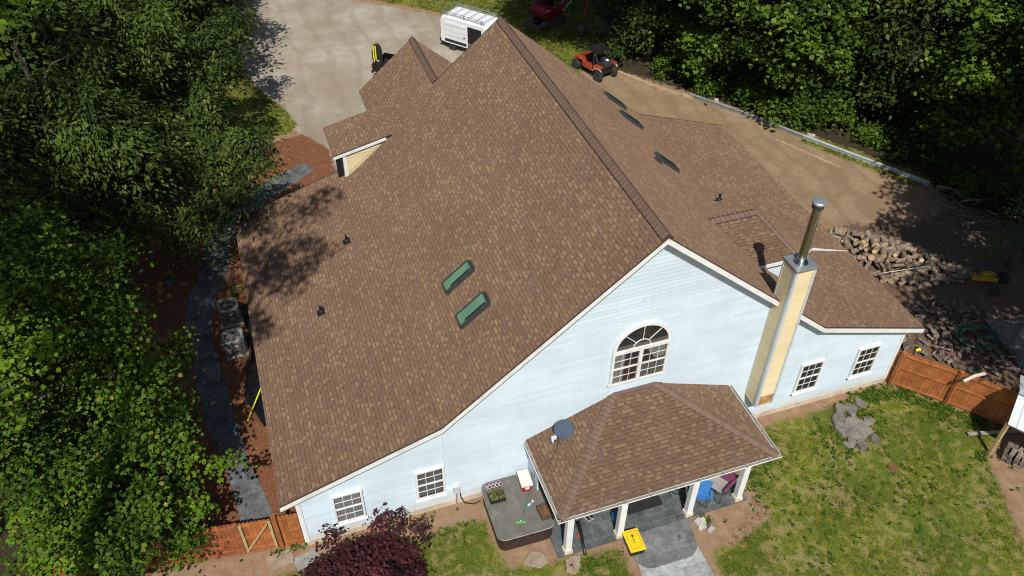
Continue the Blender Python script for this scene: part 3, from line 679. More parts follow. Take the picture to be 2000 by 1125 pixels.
# conduit and meter box on the wall
t = MB(); t.tube([(5.0, -.04, 4.52), (5.28, -.04, 4.60), (5.42, -.04, 4.5), (5.42, -.04, 1.2), (5.5, -.04, 1.12), (5.72, -.04, 1.1)], .024, 8); t.build('conduit', WHITE, H)
t = MB(); t.box((5.84, -.09, 1.05), (.26, .16, .42)); me_ = t.build('meter_box', mat('pale_meter_box', (.55, .57, .58), .5, .08), H, bevel=.012)
t = MB(); t.tube([(5.84, -.08, .86), (5.82, -.08, .08)], .03, 8); t.build('meter_pipe', GALV, me_)
t = MB(); t.tube([(5.95, -.1, .86), (5.98, -.16, .5), (6.1, -.25, .2), (6.45, -.3, .04), (6.75, -.25, .03)], .022, 8); t.build('power_cable', BLACK, me_)
t = MB(); t.box((6.02, -.03, 5.02), (.24, .05, .2)); t.build('wall_plate', WHITE, H)

# ------------------------------------------------------------------ fences
def fence_run(root, p, q, h, side, m, dog=False, rails=(.25, 1.0, 1.75), pw=.14, post_side=None):
    """boards between p and q as one panel; rails (each its own part) on the given side"""
    p, q = Vector((*p, 0)), Vector((*q, 0)); d = (q-p); L = d.length; d.normalize(); n = Vector((-d.y, d.x, 0))*side; k = max(1, round(L/pw)); wv = L/k
    mb = MB()
    for i in range(k):
        a = p + d*(i*wv+.004); b = p + d*((i+1)*wv-.004); e = rnd.uniform(-.012, .012); t = h+rnd.uniform(-.012, .012); o = n*e*.3
        pts = [a+o, b+o, b+o+Vector((0, 0, t-.05 if dog else t)), b+o-d*.04+Vector((0, 0, t)), a+o+d*.04+Vector((0, 0, t)), a+o+Vector((0, 0, t-.05 if dog else t))]
        mb.prism(pts, -n*.02)
    mb.build('board_panel', m, root)
    for z in rails:
        r = MB(); r.beam(p+d*.02+n*.024+Vector((0, 0, z)), q-d*.02+n*.024+Vector((0, 0, z)), .042, .085); r.build('rail', m, root)
def fpost(root, p, h, m, wd=.13): q = MB(); q.box((p[0], p[1], h/2), (wd, wd, h)); q.build('post', m, root, bevel=.008)
fs = lambda s: (-.02-.99*s, .1+.14*s)
t = thing('fence', 'red-stained fence of dog-eared boards left of the gate, half under the bright green tree', 'fence')
fence_run(t, fs(2.28), fs(5.2), 1.95, 1, FENCED, True); fence_run(t, fs(5.2), fs(9), 1.95, 1, FENCED, True); fpost(t, fs(2.26), 1.9, FENCED); fpost(t, fs(5.2), 1.9, FENCED)
t = thing('fence', 'narrow orange fence section between the gate post and the house corner', 'fence')
fence_run(t, fs(.06), fs(.78), 1.98, 1, FENCE, True); fpost(t, fs(.9), 2.05, FENCE, .17)
t = thing('gate', 'orange wooden gate with pale bare lumber uprights and a diagonal brace', 'gate')
fence_run(t, fs(1.02), fs(2.18), 1.9, 1, FENCE, True)
for a, b in ((1.08, .05), (2.12, .05)):
    q = MB(); x, y = fs(a); q.box((x, y-.075, .98), (.1, .04, 1.72)); q.build('upright', LUMBER, t)
q = MB(); a, b = fs(1.18), fs(2.05); q.beam((a[0], a[1]-.078, 1.7), (b[0], b[1]-.078, .3), .04, .09, 0, (0, 1, 0)); q.build('brace', LUMBER, t)
t = thing('fence', 'orange stained board fence running from the right house corner to the shed', 'fence')
P0, P1, P2, P3 = (25.96, .12), (26.12, -.22), (27.72, -1.95), (29.45, -4.05)
fence_run(t, P0, P1, 1.95, -1, FENCE, False, (.3, 1.05, 1.8), .12)
for a, b in ((P1, P2), (P2, P3)): fence_run(t, a, b, 2.05, -1, FENCE, a == P2, (.12, 1.1, 1.86), .145)
for p in (P1, P2, P3):
    n = (Vector(P1)-Vector(P2)).normalized(); fpost(t, (p[0]-.06, p[1]-.05), 2.12, FENCE, .16)
t = tag(MB().lathe([(.05, 0), (.075, .04), (.06, .1), (.085, .16), (.05, .24)], (0, 0, 0), 12, 0, Matrix.Rotation(R(90), 3, 'Y')).build('toy', mat('bright_yellow_plastic', (.85, .62, .02), .4, .1), None, True, loc=(26.55, -.36, 2.16)), 'small bright yellow plastic toy lying on top of the orange fence', 'toy')
q = MB(); q.beam((27.3, -2.45, 2.1), (27.95, -2.4, 2.18), .11, .08); q.beam((27.94, -2.4, 2.18), (28.55, -2.35, 2.05), .109, .079); q.box((27.29, -2.45, 2.1), (.012, .085, .06), None, 1)
tag(q.build('downspout', [mat('cream_downspout', (.66, .60, .48), .5, .15, 6), BLACK]), 'bent cream downspout piece lying across the top of the orange fence', 'downspout')

# shed at the right edge
t = thing('shed', 'small white metal roofed lean-to on a wooden post at the right edge', 'shed')
rib = mat('white_ribbed_metal', (.47, .5, .53), .4, .07, 2, metal=.2)
dv = Vector((.33, -.54, 0)).normalized(); a0 = Vector((27.45, -4.85, 2.05)); r0 = Vector((28.2, -4.15, 3.0)); f0 = Vector((29.35, -3.2, 2.6))
for nm, a, b in (('roof_sheet', a0, r0), ('roof_sheet', r0+Vector((.004, .004, 0)), f0)):
    q = MB(); n = (b-a).cross(dv).normalized()
    if n.z < 0: n = -n
    prev = None; seg = []
    for i in range(12):
        for o, e in ((0, 0), (.30, 0), (.315, .03), (.355, .03), (.37, 0)): seg.append((i*.37+o, e))
    V = [p+dv*s_+n*e for s_, e in seg for p in (a, b)]
    q.add(V, [(2*i, 2*i+1, 2*i+3, 2*i+2) for i in range(len(seg)-1)]); q.add([a, b, b-n*.03, a-n*.03], [(0, 1, 2, 3)]); q.build(nm, rib, t)
q = MB(); q.beam(r0+Vector((0, 0, .02)), r0+dv*4.4+Vector((0, 0, .02)), .3, .035); q.build('ridge_flashing', rib, t)
for p, hh in ((a0+Vector((.1, .05, 0)), 2.0), (f0-Vector((.1, .1, 0)), 2.5), (a0+dv*3.6+Vector((.1, .05, 0)), 2.0)):
    q = MB(); q.box((p.x, p.y, hh/2), (.13, .13, hh)); q.build('post', LUMBER, t)
q = MB(); q.beam(a0+Vector((.1, .06, -.09)), a0+dv*4.2+Vector((.1, .06, -.09)), .06, .14); q.build('beam', LUMBER, t)
q = MB()
for i in range(4): q.beam(f0+dv*.05+Vector((-.2, -.2, -2.3+.56*i)), f0+dv*4.2+Vector((-.2, -.2, -2.3+.56*i)), .03, .5)
q.build('back_boards', mat('grey_barn_boards', (.16, .13, .11), .9, .3, 4, bump=.3), t)
q = MB(); q.beam((27.35, -3.72, .1), (29.6, -4.3, .12), .16, .06); tag(q.build('board', mat('grey_weathered_board', (.28, .25, .22), .9, .25, 4)), 'grey weathered board on the grass in front of the shed post', 'board')

# ------------------------------------------------------------------ logs, split wood, blocks
def log_proto(i, L, r):
    rr = random.Random(i); q = MB(); n = 12; pts = [Vector((-L/2+L*j/3, rr.uniform(-.015, .015), rr.uniform(-.015, .015))) for j in range(4)]
    q.tube(pts, [r*rr.uniform(.93, 1.07) for _ in range(4)], n, 0, False)
    q.f.append(tuple(range(n-1, -1, -1))); q.mi.append(1); q.f.append(tuple(3*n+j for j in range(n))); q.mi.append(1)
    return q.build('log', [LOGB, LOGE])
LP = [log_proto(i, rnd.uniform(.40, .62), r) for i, r in enumerate((.085, .10, .12, .14, .16, .19, .11, .13))]
def inp(x, y, poly): return bool(inside(np.array([x]), np.array([y]), poly)[0])
LPOLY = [(28.7, 10.4), (29.4, 8.5), (30.1, 5.6), (31.2, 4.6), (33.0, 4.7), (34.6, 4.4), (35.0, 5.0), (34.0, 6.6), (32.9, 8.0), (31.6, 9.3), (30.3, 10.0)]
used_l = set(); n_l = 0; rl = random.Random(11)
LLAB = [('pale sawn log in the sunlit left end of the heap by the roof edge', lambda x, y: x < 31.6), ('brown log in the middle of the big log heap', lambda x, y: 31.6 <= x < 33), ('dark log in the shaded right end of the log heap', lambda x, y: x >= 33)]
tries = 0
while n_l < 210 and tries < 5000:
    tries += 1; x, y = rl.uniform(28.6, 35), rl.uniform(4.3, 10.5)
    if not inp(x, y, LPOLY): continue
    ed = float(sdist(np.array([x]), np.array([y]), LPOLY)[0]); z = .12 + rl.random()*min(.75, ed*.75)
    if sum(1 for l in used_l if abs(l[0]-x) < .26 and abs(l[1]-y) < .26 and abs(l[2]-z) < .18) > 0: continue
    used_l.add((x, y, z)); i = rl.randrange(8); o = LP[i]
    if n_l >= 8: o = o.copy(); COL.objects.link(o)
    else: o = LP[n_l]
    o.location = (x, y, z); o.rotation_euler = (rl.uniform(0, 6), rl.gauss(0, .22), rl.choice((R(25), R(-40), R(80)))+rl.gauss(0, .45))
    for lab, c in LLAB:
        if c(x, y): tag(o, lab, 'log', 'logs in the big heap'); o['group'] = 'logs: ' + lab.split(' in ')[0] + 's of the heap'; break
    n_l += 1
def split_proto(i):
    rr = random.Random(50+i); L = rr.uniform(.38, .6); a = rr.uniform(.13, .22); q = MB()
    q.prism([(-L/2, 0, 0), (-L/2, a, 0.02), (-L/2, a*rr.uniform(.2, .6), a*rr.uniform(.5, .9))], (L, rr.uniform(-.03, .03), 0)); return q.build('split_log', SPLIT)
SPP = [split_proto(i) for i in range(6)]
SPOLY = [(27.6, 1.2), (28.7, 2.4), (30.1, 3.6), (31.7, 3.9), (33.9, 2.0), (33.2, -.2), (32.2, -1.6), (30.4, -2.6), (29.0, -1.9), (28.4, -.5)]
k = 0
while k < 180:
    x, y = rl.uniform(27.5, 34), rl.uniform(-2.7, 4)
    if not inp(x, y, SPOLY): continue
    if y < .6 and rl.random() < .35: continue
    o = SPP[k] if k < 6 else SPP[rl.randrange(6)].copy()
    if k >= 6: COL.objects.link(o)
    s_ = rl.uniform(.7, 1.25); o.scale = (s_, s_, s_); o.location = (x, y, .03+rl.random()*.16); o.rotation_euler = (rl.uniform(-.5, .5), rl.gauss(0, .2), rl.uniform(0, 6.28))
    near = y > 1.4
    tag(o, 'grey split firewood piece strewn between the log heap and the green hose' if near else 'grey split firewood piece strewn on the dark soil behind the orange fence', 'firewood', 'split firewood near the log heap' if near else 'split firewood behind the fence'); k += 1
# stacked blocks under the shed
bp = [MB().box((0, 0, 0), (.42, .17, .13)).build('firewood_block', SPLIT, bevel=.015), MB().box((0, 0, 0), (.36, .2, .11)).build('firewood_block', SPLIT, bevel=.02)]
k = 0
for row in range(4):
    for lv in range(4):
        for c in range(2):
            if lv == 3 and rl.random() < .5: continue
            o = bp[k] if k < 2 else bp[rl.randrange(2)].copy()
            if k >= 2: COL.objects.link(o)
            p = Vector((27.95, -5.15, 0)) + dv*(row*.22+rl.uniform(-.02, .02)) + Vector((.78, .5, 0))*(c*.5+rl.uniform(-.03, .03))
            o.location = (p.x, p.y, .09+lv*.145); o.rotation_euler = (rl.uniform(-.12, .12), rl.uniform(-.12, .12), R(33)+rl.gauss(0, .16))
            tag(o, 'grey firewood block stacked under the white shed roof', 'firewood', 'firewood blocks under the shed'); k += 1
def rock(name, c, sx, sy, h, rz, label, m, seed, cat='rock', group=None, tilt=0):
    rr = random.Random(seed); n = 8; q = MB(); top = []; bot = []
    for j in range(n):
        a = 2*math.pi*j/n+rr.uniform(-.25, .25); e = rr.uniform(.78, 1.08); bot.append((math.cos(a)*sx*e, math.sin(a)*sy*e, 0)); f_ = rr.uniform(.82, .96)
        top.append((math.cos(a)*sx*e*f_, math.sin(a)*sy*e*f_, h*rr.uniform(.8, 1.15)))
    q.add(bot+top, [tuple(range(n-1, -1, -1))] + [(j, (j+1) % n, n+(j+1) % n, n+j) for j in range(n)]); ce = len(q.v); q.v.append((0, 0, h*1.02))
    for j in range(n): q.f.append((n+j, n+(j+1) % n, ce)); q.mi.append(0)
    o = q.build(name, m, bevel=.012); o.location = (*c, -.01); o.rotation_euler = (tilt, tilt*.5, rz); return tag(o, label, cat, group)
rocks = [((23.05, -1.95), .62, .68, .26, 'largest flat grey slab in the middle of the rock pile on the lawn'), ((22.95, -.85), .34, .30, .34, 'round grey boulder at the top of the rock pile'),
 ((23.5, -.95), .36, .30, .22, 'flat slab right of the top boulder of the rock pile'), ((24.05, -.8), .30, .26, .26, 'pale rock at the top right of the rock pile'),
 ((22.55, -1.35), .34, .46, .3, 'upright slab on the upper left side of the rock pile'), ((22.35, -1.85), .2, .42, .26, 'narrow slab leaning on the left side of the rock pile'),
 ((23.35, -1.3), .38, .12, .2, 'thin strip of rock across the upper rock pile'), ((23.85, -1.75), .26, .34, .14, 'thin plate at the right side of the rock pile'),
 ((22.45, -2.4), .22, .36, .22, 'long rock at the lower left of the rock pile'), ((22.75, -2.75), .30, .28, .26, 'dark grey rock at the bottom of the rock pile'),
 ((22.2, -2.55), .2, .26, .14, 'small rock at the bottom left corner of the rock pile'), ((23.5, -2.62), .24, .2, .16, 'small rock at the bottom right of the rock pile'), ((22.6, -2.0), .12, .34, .3, 'white-edged shard standing beside the largest slab')]
for i, (c, a, b, h, lab) in enumerate(rocks): rock('rock', c, a*1.05, b*1.05, h*.62, i*.7, lab, ROCK, i, 'rock', 'rocks piled on the lawn', R(rl.uniform(-7, 7)))
brk = mat('pale_broken_block', (.40, .38, .34), .9, .25, 6, bump=.4, island=.2)
for i, (x, y, a, b, rz, lab) in enumerate([(14.45, -3.85, .17, .13, .3, 'broken pale block at the top of the small heap by the walk'), (14.55, -4.05, .15, .11, 1.2, 'broken pale block in the middle of the small heap by the walk'), (14.4, -4.12, .11, .09, .8, 'small chunk at the left of the heap by the walk'), (14.72, -4.3, .16, .1, .5, 'pale rectangular brick lying apart beside the heap by the walk'), (14.62, -3.82, .10, .08, .1, 'dark chunk at the right of the heap by the walk')]):
    q = MB(); q.box((0, 0, .06), (a*2, b*2, .12)); o = q.build('concrete_block', brk, bevel=.012); o.location = (x, y, 0); o.rotation_euler = (R(rl.uniform(-8, 8)), R(rl.uniform(-8, 8)), rz); tag(o, lab, 'block', 'broken blocks beside the walkway')
PAV = mat('sandy_flagstone', (.27, .21, .15), .92, .2, 3, bump=.3)
for i, (c, a, b, lab) in enumerate([((7.95, -3.3), .5, .42, 'round tan stepping stone in front of the hot tub'), ((9.2, -3.95), .52, .34, 'round tan stepping stone in front of the left porch post')]): rock('stepping_stone', c, a, b, .05, i, lab, PAV, 30+i, 'stepping stone', 'stepping stones by the porch')
for c, d, rz, lab, m in [((-1.05, -.32), (.95, .62), .12, 'tan concrete paver lying in front of the wooden gate', PAV), ((-.12, -.62), (.9, .55), .2, 'grey concrete paver beside the dark red shrub', mat('grey_paver', (.25, .25, .235), .9, .2, 3, bump=.3))]:
    q = MB(); q.box((0, 0, .02), (*d, .06)); o = q.build('paver', m, bevel=.01); o.location = (*c, 0); o.rotation_euler = (0, 0, rz); tag(o, lab, 'paver')
# ------------------------------------------------------------------ right side: rail, lumber, tarp, hose, splitter
PTS = [(29.8, 26.0), (32.0, 22.8), (34.2, 18.95), (36.5, 15.15), (37.2, 14.0), (38.3, 12.1)]
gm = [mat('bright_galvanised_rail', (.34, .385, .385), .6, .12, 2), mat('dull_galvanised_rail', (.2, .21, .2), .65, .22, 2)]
labs = ['grey guardrail length at the far end behind the red buggy', 'grey guardrail length beside the vine-covered trunk', 'long bright guardrail length along the sunlit dirt', 'short bright guardrail length over the grass', 'last pale guardrail length beside the dark woods']
for i in range(5):
    a, b = Vector((*PTS[i], .17)), Vector((*PTS[i+1], .17)); d = (b-a).normalized(); sd = Vector((d.y, -d.x, 0)); a += d*.01
    sec = [(-.17, .07), (-.12, .12), (-.06, .12), (0, .03), (.06, .03), (.11, -.05), (.17, -.05), (.2, -.14)]
    q = MB(); V = [p - sd*s_*1.0 + Vector((0, 0, zz)) for p in (a, b) for s_, zz in sec] + [p - sd*s_ + Vector((0, 0, zz-.05)) for p in (a, b) for s_, zz in sec]; n = len(sec)
    q.add(V, [(j, j+1, n+j+1, n+j) for j in range(n-1)] + [(2*n+j, 3*n+j, 3*n+j+1, 2*n+j+1) for j in range(n-1)] + [(0, n, 3*n, 2*n), (n-1, 3*n-1, 4*n-1, 2*n-1)])
    q.beam(a+sd*.13-Vector((0, 0, .06)), b+sd*.13-Vector((0, 0, .06)), .03, .2); q.build
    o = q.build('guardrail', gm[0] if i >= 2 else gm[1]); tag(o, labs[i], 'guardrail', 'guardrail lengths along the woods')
for a, b, wd, ht, lab in [((26.5, 30.4), (28.4, 27.0), .22, .18, 'long timber lying behind the red buggy'), ((27.0, 30.0), (29.9, 25.2), .12, .1, 'thin board lying beside the long timber at the wood edge'), ((28.3, 27.2), (29.9, 25.7), .2, .16, 'short timber butting against the grey guardrail end'), ((32.4, 19.3), (34.4, 15.3), .14, .05, 'single pale plank on the sunlit dirt beside the guardrail')]:
    q = MB(); q.beam((*a, ht/2), (*b, ht/2), wd, ht); tag(q.build('timber', mat('weathered_timber', (.36, .26, .16), .85, .25, 3, bump=.2)), lab, 'timber')
for i, (c, sx, sy, h, lab) in enumerate([((31.1, 24.6), .35, .22, .2, 'pale rock lying beside the guardrail near its far end'), ((34.7, 18.9), .3, .25, .2, 'tan rock behind the middle of the guardrail')]): rock('stone', c, sx, sy, h, 1+i, lab, mat('pale_field_stone', (.42, .38, .31), .9, .2), 60+i, 'stone')
q = MB(); q.tube([(29.75, 5.5, .92), (32.25, 5.15, .98)], .02, 6); tag(q.build('pole', mat('pale_pole', (.55, .50, .38), .7, .1)), 'thin pale pole lying across the log heap', 'pole')
# crumpled tarp
gxx, gyy = np.meshgrid(np.linspace(0, 1, 120), np.linspace(0, 1, 120)); rs = np.random.RandomState(4)
cor = [np.array(p) for p in ((33.0, 1.7), (36.2, .6), (34.4, -3.4), (32.3, -1.9))]
XX = (cor[0][0]*(1-gxx)+cor[1][0]*gxx)*(1-gyy)+(cor[3][0]*(1-gxx)+cor[2][0]*gxx)*gyy; YY = (cor[0][1]*(1-gxx)+cor[1][1]*gxx)*(1-gyy)+(cor[3][1]*(1-gxx)+cor[2][1]*gxx)*gyy
ZZ = np.zeros_like(XX)
for _ in range(11):
    th = rs.uniform(0, 3.14); fq_ = rs.uniform(6, 30); ph = rs.uniform(0, 6.3); ZZ += (1-np.abs(np.sin(fq_*(gxx*np.cos(th)+gyy*np.sin(th))+ph+1.2*np.sin(5*gyy+ph))))**2.4*2.6/fq_
ZZ *= np.minimum(1, 6*np.minimum(np.minimum(gxx, 1-gxx), np.minimum(gyy, 1-gyy))+.15); ZZ += .35*np.exp(-((gxx-.5)**2+(gyy-.4)**2)*9)+.02
XX += rs.normal(0, .008, XX.shape); ii = np.arange(14400).reshape(120, 120)
o = np_mesh('tarp', np.stack([XX.ravel(), YY.ravel(), ZZ.ravel()], 1), np.stack([ii[:-1, :-1], ii[:-1, 1:], ii[1:, 1:], ii[1:, :-1]], -1).reshape(-1, 4), mat('grey_green_tarp', (.19, .195, .165), .75, .2, 3, spec=.2), smooth=True)
tag(o, 'crumpled grey-green tarp on the dark ground by the right edge', 'tarp')
def coil(c, ra, rb_, turns, r, seed, tail=None):
    rr = random.Random(seed); pts = []
    for i in range(int(turns*26)):
        a = 2*math.pi*i/26; k_ = 1+.12*math.sin(a*.37+seed); pts.append((c[0]+ra*k_*math.cos(a)+.03*math.sin(i*.21), c[1]+rb_*k_*math.sin(a), .05+.02*(i/26)+.01*math.sin(i*1.3)))
    q = MB(); q.tube(pts+(tail or []), r, 6); return q
tag(coil((31.75, .75), .92, .72, 3.6, .035, 2).build('hose', mat('dark_green_hose', (.025, .10, .06), .4, .2), None, True), 'big loose coil of dark green hose on the firewood litter', 'hose').location.z = .2
# log splitter
t = thing('log_splitter', 'yellow and black log splitter with a small white-rimmed wheel in the shade', 'log splitter', (34.8, 3.7, 0), R(-28))
YP = mat('dull_yellow_paint', (.42, .24, .015), .5, .2)
q = MB(); q.box((-.15, 0, .62), (1.25, .2, .2)); q.box((-.68, 0, .78), (.06, .22, .2)); q.build('beam', YP, t, bevel=.015)
q = MB(); q.box((.1, .32, .62), (.7, .34, .28), None, 0, .85); q.build('tank', YP, t, bevel=.03)
q = MB(); q.box((.75, .1, .72), (.42, .5, .42)); q.lathe([(.12, 0), (.12, .12)], (.75, .1, .93), 14); q.build('engine', BLACK, t, bevel=.03)
q = MB(); q.tube([(.3, 0, .76), (.8, 0, .76)], .06, 10); q.build('cylinder', STEEL, t)
q = MB(); q.tube([(-.5, 0, .55), (-1.1, .05, .35), (-1.5, .05, .33)], .035, 8); q.build('tow_bar', BLACK, t)
def wheel(root, c, r, wd, rim=.6, rimm=None, knob=False, axis='Y', nm='wheel'):
    M = Matrix.Rotation(R(90), 3, 'X' if axis == 'Y' else 'Y'); q = MB(); h = wd/2
    q.lathe([(r*rim, -h*.85), (r*.88, -h), (r*.98, -h*.75), (r, -h*.3), (r, h*.3), (r*.98, h*.75), (r*.88, h), (r*rim, h*.85)], c, 22, 0, M)
    if knob:
        for i in range(18):
            a = 2*math.pi*i/18
            for sg in (-1, 1): p = M @ Vector((math.cos(a+.17*(sg > 0))*r, math.sin(a+.17*(sg > 0))*r, sg*h*.5)); q.box(p+Vector(c), (.05, .05, .05))
    o = q.build(nm, mat('tyre_rubber', (.03, .029, .027), .85, .3), root)
    q = MB(); q.lathe([(r*rim, -h*.6), (r*rim*.9, -h*.62), (r*.2, -h*.5), (r*.2, h*.5), (r*rim*.9, h*.62), (r*rim, h*.6)], c, 18, 0, M); q.build('rim', rimm or GALV, o)
for s_ in (-1, 1): wheel(t, (.35, s_*.52, .27), .27, .16, .55, mat('white_rim', (.7, .7, .68), .4, .1))

# ------------------------------------------------------------------ left side yard: AC units, pot, hose, sheeting, level
def acunit(loc, rz, lab, fan):
    t = thing('air_conditioner', lab, 'air conditioner', loc, rz, 'air conditioner units beside the left wall'); g = mat('grey_louvred_metal', (.12, .115, .10), .55, .12, 8, metal=.3); top = mat('pale_grey_top', (.22, .24, .23), .5, .1, 5)
    q = MB(); q.box((0, 0, .52), (.86, .86, .8))
    for sx, sy, dx, dy in ((0, -1, .74, .02), (0, 1, .74, .02), (-1, 0, .02, .74), (1, 0, .02, .74)):
        for i in range(9): q.box((sx*.431, sy*.431, .18+i*.08), (dx, dy, .03))
    q.build('cabinet', g, t, bevel=.03)
    q = MB(); n = 28; V = []; F = []
    for j in range(n):
        a = 2*math.pi*(j+.5)/n; c_, s_ = math.cos(a), math.sin(a); m_ = min(.47/max(abs(c_), abs(s_)), .565)
        V += [(c_*m_, s_*m_, .93), (c_*m_, s_*m_, 1.0), (c_*.36, s_*.36, 1.015), (c_*.35, s_*.35, .95)]
    for j in range(n):
        b = (j+1) % n
        for k_ in range(3): F.append((4*j+k_, 4*b+k_, 4*b+k_+1, 4*j+k_+1))
    q.add(V, F); q.build('top_panel', top, t)
    q = MB()
    for j in range(4): q.box((math.cos(j*1.571+fan)*.16, math.sin(j*1.571+fan)*.16, .94), (.28, .14, .012), Matrix.Rotation(j*1.571+fan, 3, 'Z') @ Matrix.Rotation(.35, 3, 'X'))
    q.lathe([(.07, .9), (.07, .97)], (0, 0, 0), 12); q.build('fan', mat('fan_blade', (.17, .13, .12), .5, .3), t)
    q = MB(); q.box((0, 0, .9), (.72, .72, .01)); q.build('fan_well', BLACK, t)
    q = MB()
    for r_ in (.09, .18, .27, .34): q.tube([(r_*math.cos(a), r_*math.sin(a), 1.006) for a in np.linspace(0, 6.283, 25)], .006, 4)
    for a in np.linspace(0, 6.283, 9)[:8]: q.tube([(.07*math.cos(a), .07*math.sin(a), 1.008), (.35*math.cos(a), .35*math.sin(a), 1.008)], .006, 4)
    q.build('grille', DARKM, t)
    q = MB(); q.box((.05, -.452, .72), (.12, .008, .05)); q.build('badge', mat('silver_badge', (.7, .7, .68), .3), t)
    q = MB(); q.box((0, 0, .06), (1.0, 1.0, .12)); q.build('pad', CONC, t)
acunit((-1.62, 13.35, 0), R(3), 'dark grey air conditioner unit farther from the camera, fully in tree shade', .2); acunit((-1.58, 11.15, 0), R(4), 'grey air conditioner unit nearer the camera with pale square top', .9)
q = MB(); P_ = [(-1.05, 14.2), (-1.0, 12.5), (-1.0, 10.4), (-1.3, 9.4), (-1.55, 8.2), (-1.2, 7.2), (-.9, 6.2), (-.2, 6.2), (-.05, 14.2)]
q.prism([(x, y, .05) for x, y in ragged(P_, .4, .06, 9)], (0, 0, .02)); tag(q.build('plastic_sheeting', mat('black_sheeting', (.008, .008, .009), .35, .3, 5, bump=.3)), 'black plastic sheeting laid along the foot of the left wall', 'sheeting')
q = MB(); q.beam((-1.52, 6.68, .1), (-.55, 8.3, .62), .05, .035); tag(q.build('level', mat('lemon_yellow_stick', (.72, .66, .03), .5, .05)), 'long yellow stick leaning from the ground against the left wall', 'stick')
q = coil((-1.15, 15.4), .24, .24, 5, .022, 5); tag(q.build('garden_hose', mat('yellow_green_hose', (.13, .13, .02), .4, .2), None, True), 'small coil of yellow-green garden hose behind the air conditioners', 'hose')
q = MB(); q.tube([(-3.6, 17.2, .04), (-3.0, 17.1, .05), (-2.2, 17.5, .05), (-1.5, 18.0, .05), (-1.2, 18.8, .04)], .018, 6); tag(q.build('water_hose', BLACK, None, True), 'thin black hose crossing the dark side path', 'hose')
t = thing('flower_pot', 'turquoise flower pot with a small plant under the left trees', 'flower pot', (-4.3, 17.0, 0))
q = MB(); q.lathe([(.16, 0), (.24, .38), (.26, .4), (.23, .4), (.2, .34)], (0, 0, 0), 20); q.build('pot', mat('turquoise_glaze', (.06, .20, .19), .3, .2), t)
q = MB()
for i in range(30):
    a, e = rl.uniform(0, 6.28), rl.uniform(.1, .3); q.add([(0, 0, .38), (e*math.cos(a+.3), e*math.sin(a+.3), .6), (e*1.3*math.cos(a), e*1.3*math.sin(a), .52+rl.uniform(0, .25)), (e*math.cos(a-.3), e*math.sin(a-.3), .56)], [(0, 1, 2, 3)])
q.build('foliage', mat('pot_leaves', (.16, .17, .03), .6, .3), t)

# ------------------------------------------------------------------ hot tub and what lies on it
t = thing('hot_tub', 'square hot tub with an olive grey cover and dark brown panelled sides', 'hot tub', (7.86, -1.42, 0), R(-1))
def rrect(a, b, r, n=6):
    out = []
    for cx_, cy_, s0 in ((a-r, b-r, 0), (-a+r, b-r, 90), (-a+r, -b+r, 180), (a-r, -b+r, 270)):
        for i in range(n+1): th = R(s0+90*i/n); out.append((cx_+r*math.cos(th), cy_+r*math.sin(th)))
    return out
cab = mat('dark_brown_cabinet', (.05, .028, .026), .5, .25, 6)
q = MB(); o_ = rrect(1.07, 1.24, .3); q.prism([(x, y, .03) for x, y in o_], (0, 0, .78))
for i in range(7):
    z = .1+i*.1; V = [(x*1.012, y*1.012, zz) for zz in (z, z+.075) for x, y in o_]; n = len(o_); q.add(V, [(j, (j+1) % n, n+(j+1) % n, n+j) for j in range(n)])
q.build('cabinet', cab, t)
q = MB(); o_ = rrect(1.13, 1.3, .32); q.prism([(x, y, .80) for x, y in o_], (0, 0, .06)); q.build('tub_rim', mat('worn_grey_rim', (.34, .33, .30), .5, .3, 6), t, bevel=.02)
cov = mat('olive_grey_vinyl', (.125, .12, .10), .75, .14, 2.2, dirt=(.205, .20, .175))
for sx in (-1, 1):
    q = MB(); o_ = [(x, y) for x, y in rrect(1.12, 1.29, .32, 8)]
    half_ = [(max(x, .012) if sx > 0 else min(x, -.012), y) for x, y in o_]; q.prism([(x, y, .862) for x, y in half_], (0, 0, .085)); q.build('cover', cov, t, bevel=.025)
q = MB(); q.box((.0, 0, .935), (.05, 2.5, .012)); q.build('cover_seam', mat('cover_seam', (.17, .165, .15), .7), t)
for x in (-.55, .15, .75):
    q = MB(); q.box((x, -1.305, .76), (.09, .03, .16)); q.box((x, -1.315, .7), (.12, .02, .04)); q.build('cover_strap', BLACK, t)
TZ = .95
t = thing('cooler', 'red cooler with a dirty white lid standing on the hot tub cover', 'cooler', (8.42, -.66, TZ), R(-4))
q = MB(); q.box((0, 0, .17), (.40, .70, .34), None, 0, 1.06); q.build('body', mat('red_plastic', (.45, .015, .03), .4, .12), t, bevel=.025)
q = MB(); q.box((0, 0, .385), (.46, .77, .08)); q.box((0, 0, .43), (.38, .66, .02)); q.build('lid', mat('dirty_white_plastic', (.68, .65, .58), .5, .1, 5, dirt=(.48, .40, .28)), t, bevel=.025)
q = MB(); q.box((0, -.39, .26), (.16, .03, .10)); q.build('handle', WHITE, t, bevel=.01)
t = thing('planter', 'black planter tray of small plants on the back left of the hot tub cover', 'planter', (7.2, -.85, TZ), R(-2))
q = MB(); q.box((0, 0, .01), (.62, .56, .02))
for x, y, a, b in ((0, .28, .62, .02), (0, -.28, .62, .02), (.30, 0, .02, .54), (-.30, 0, .02, .54)): q.box((x, y, .09), (a, b, .18))
q.build('tray', BLACK, t)
q = MB(); q.box((0, 0, .1), (.58, .53, .06)); q.build('soil', mat('potting_soil', (.05, .035, .025), .95, .4, 20), t)
q = MB()
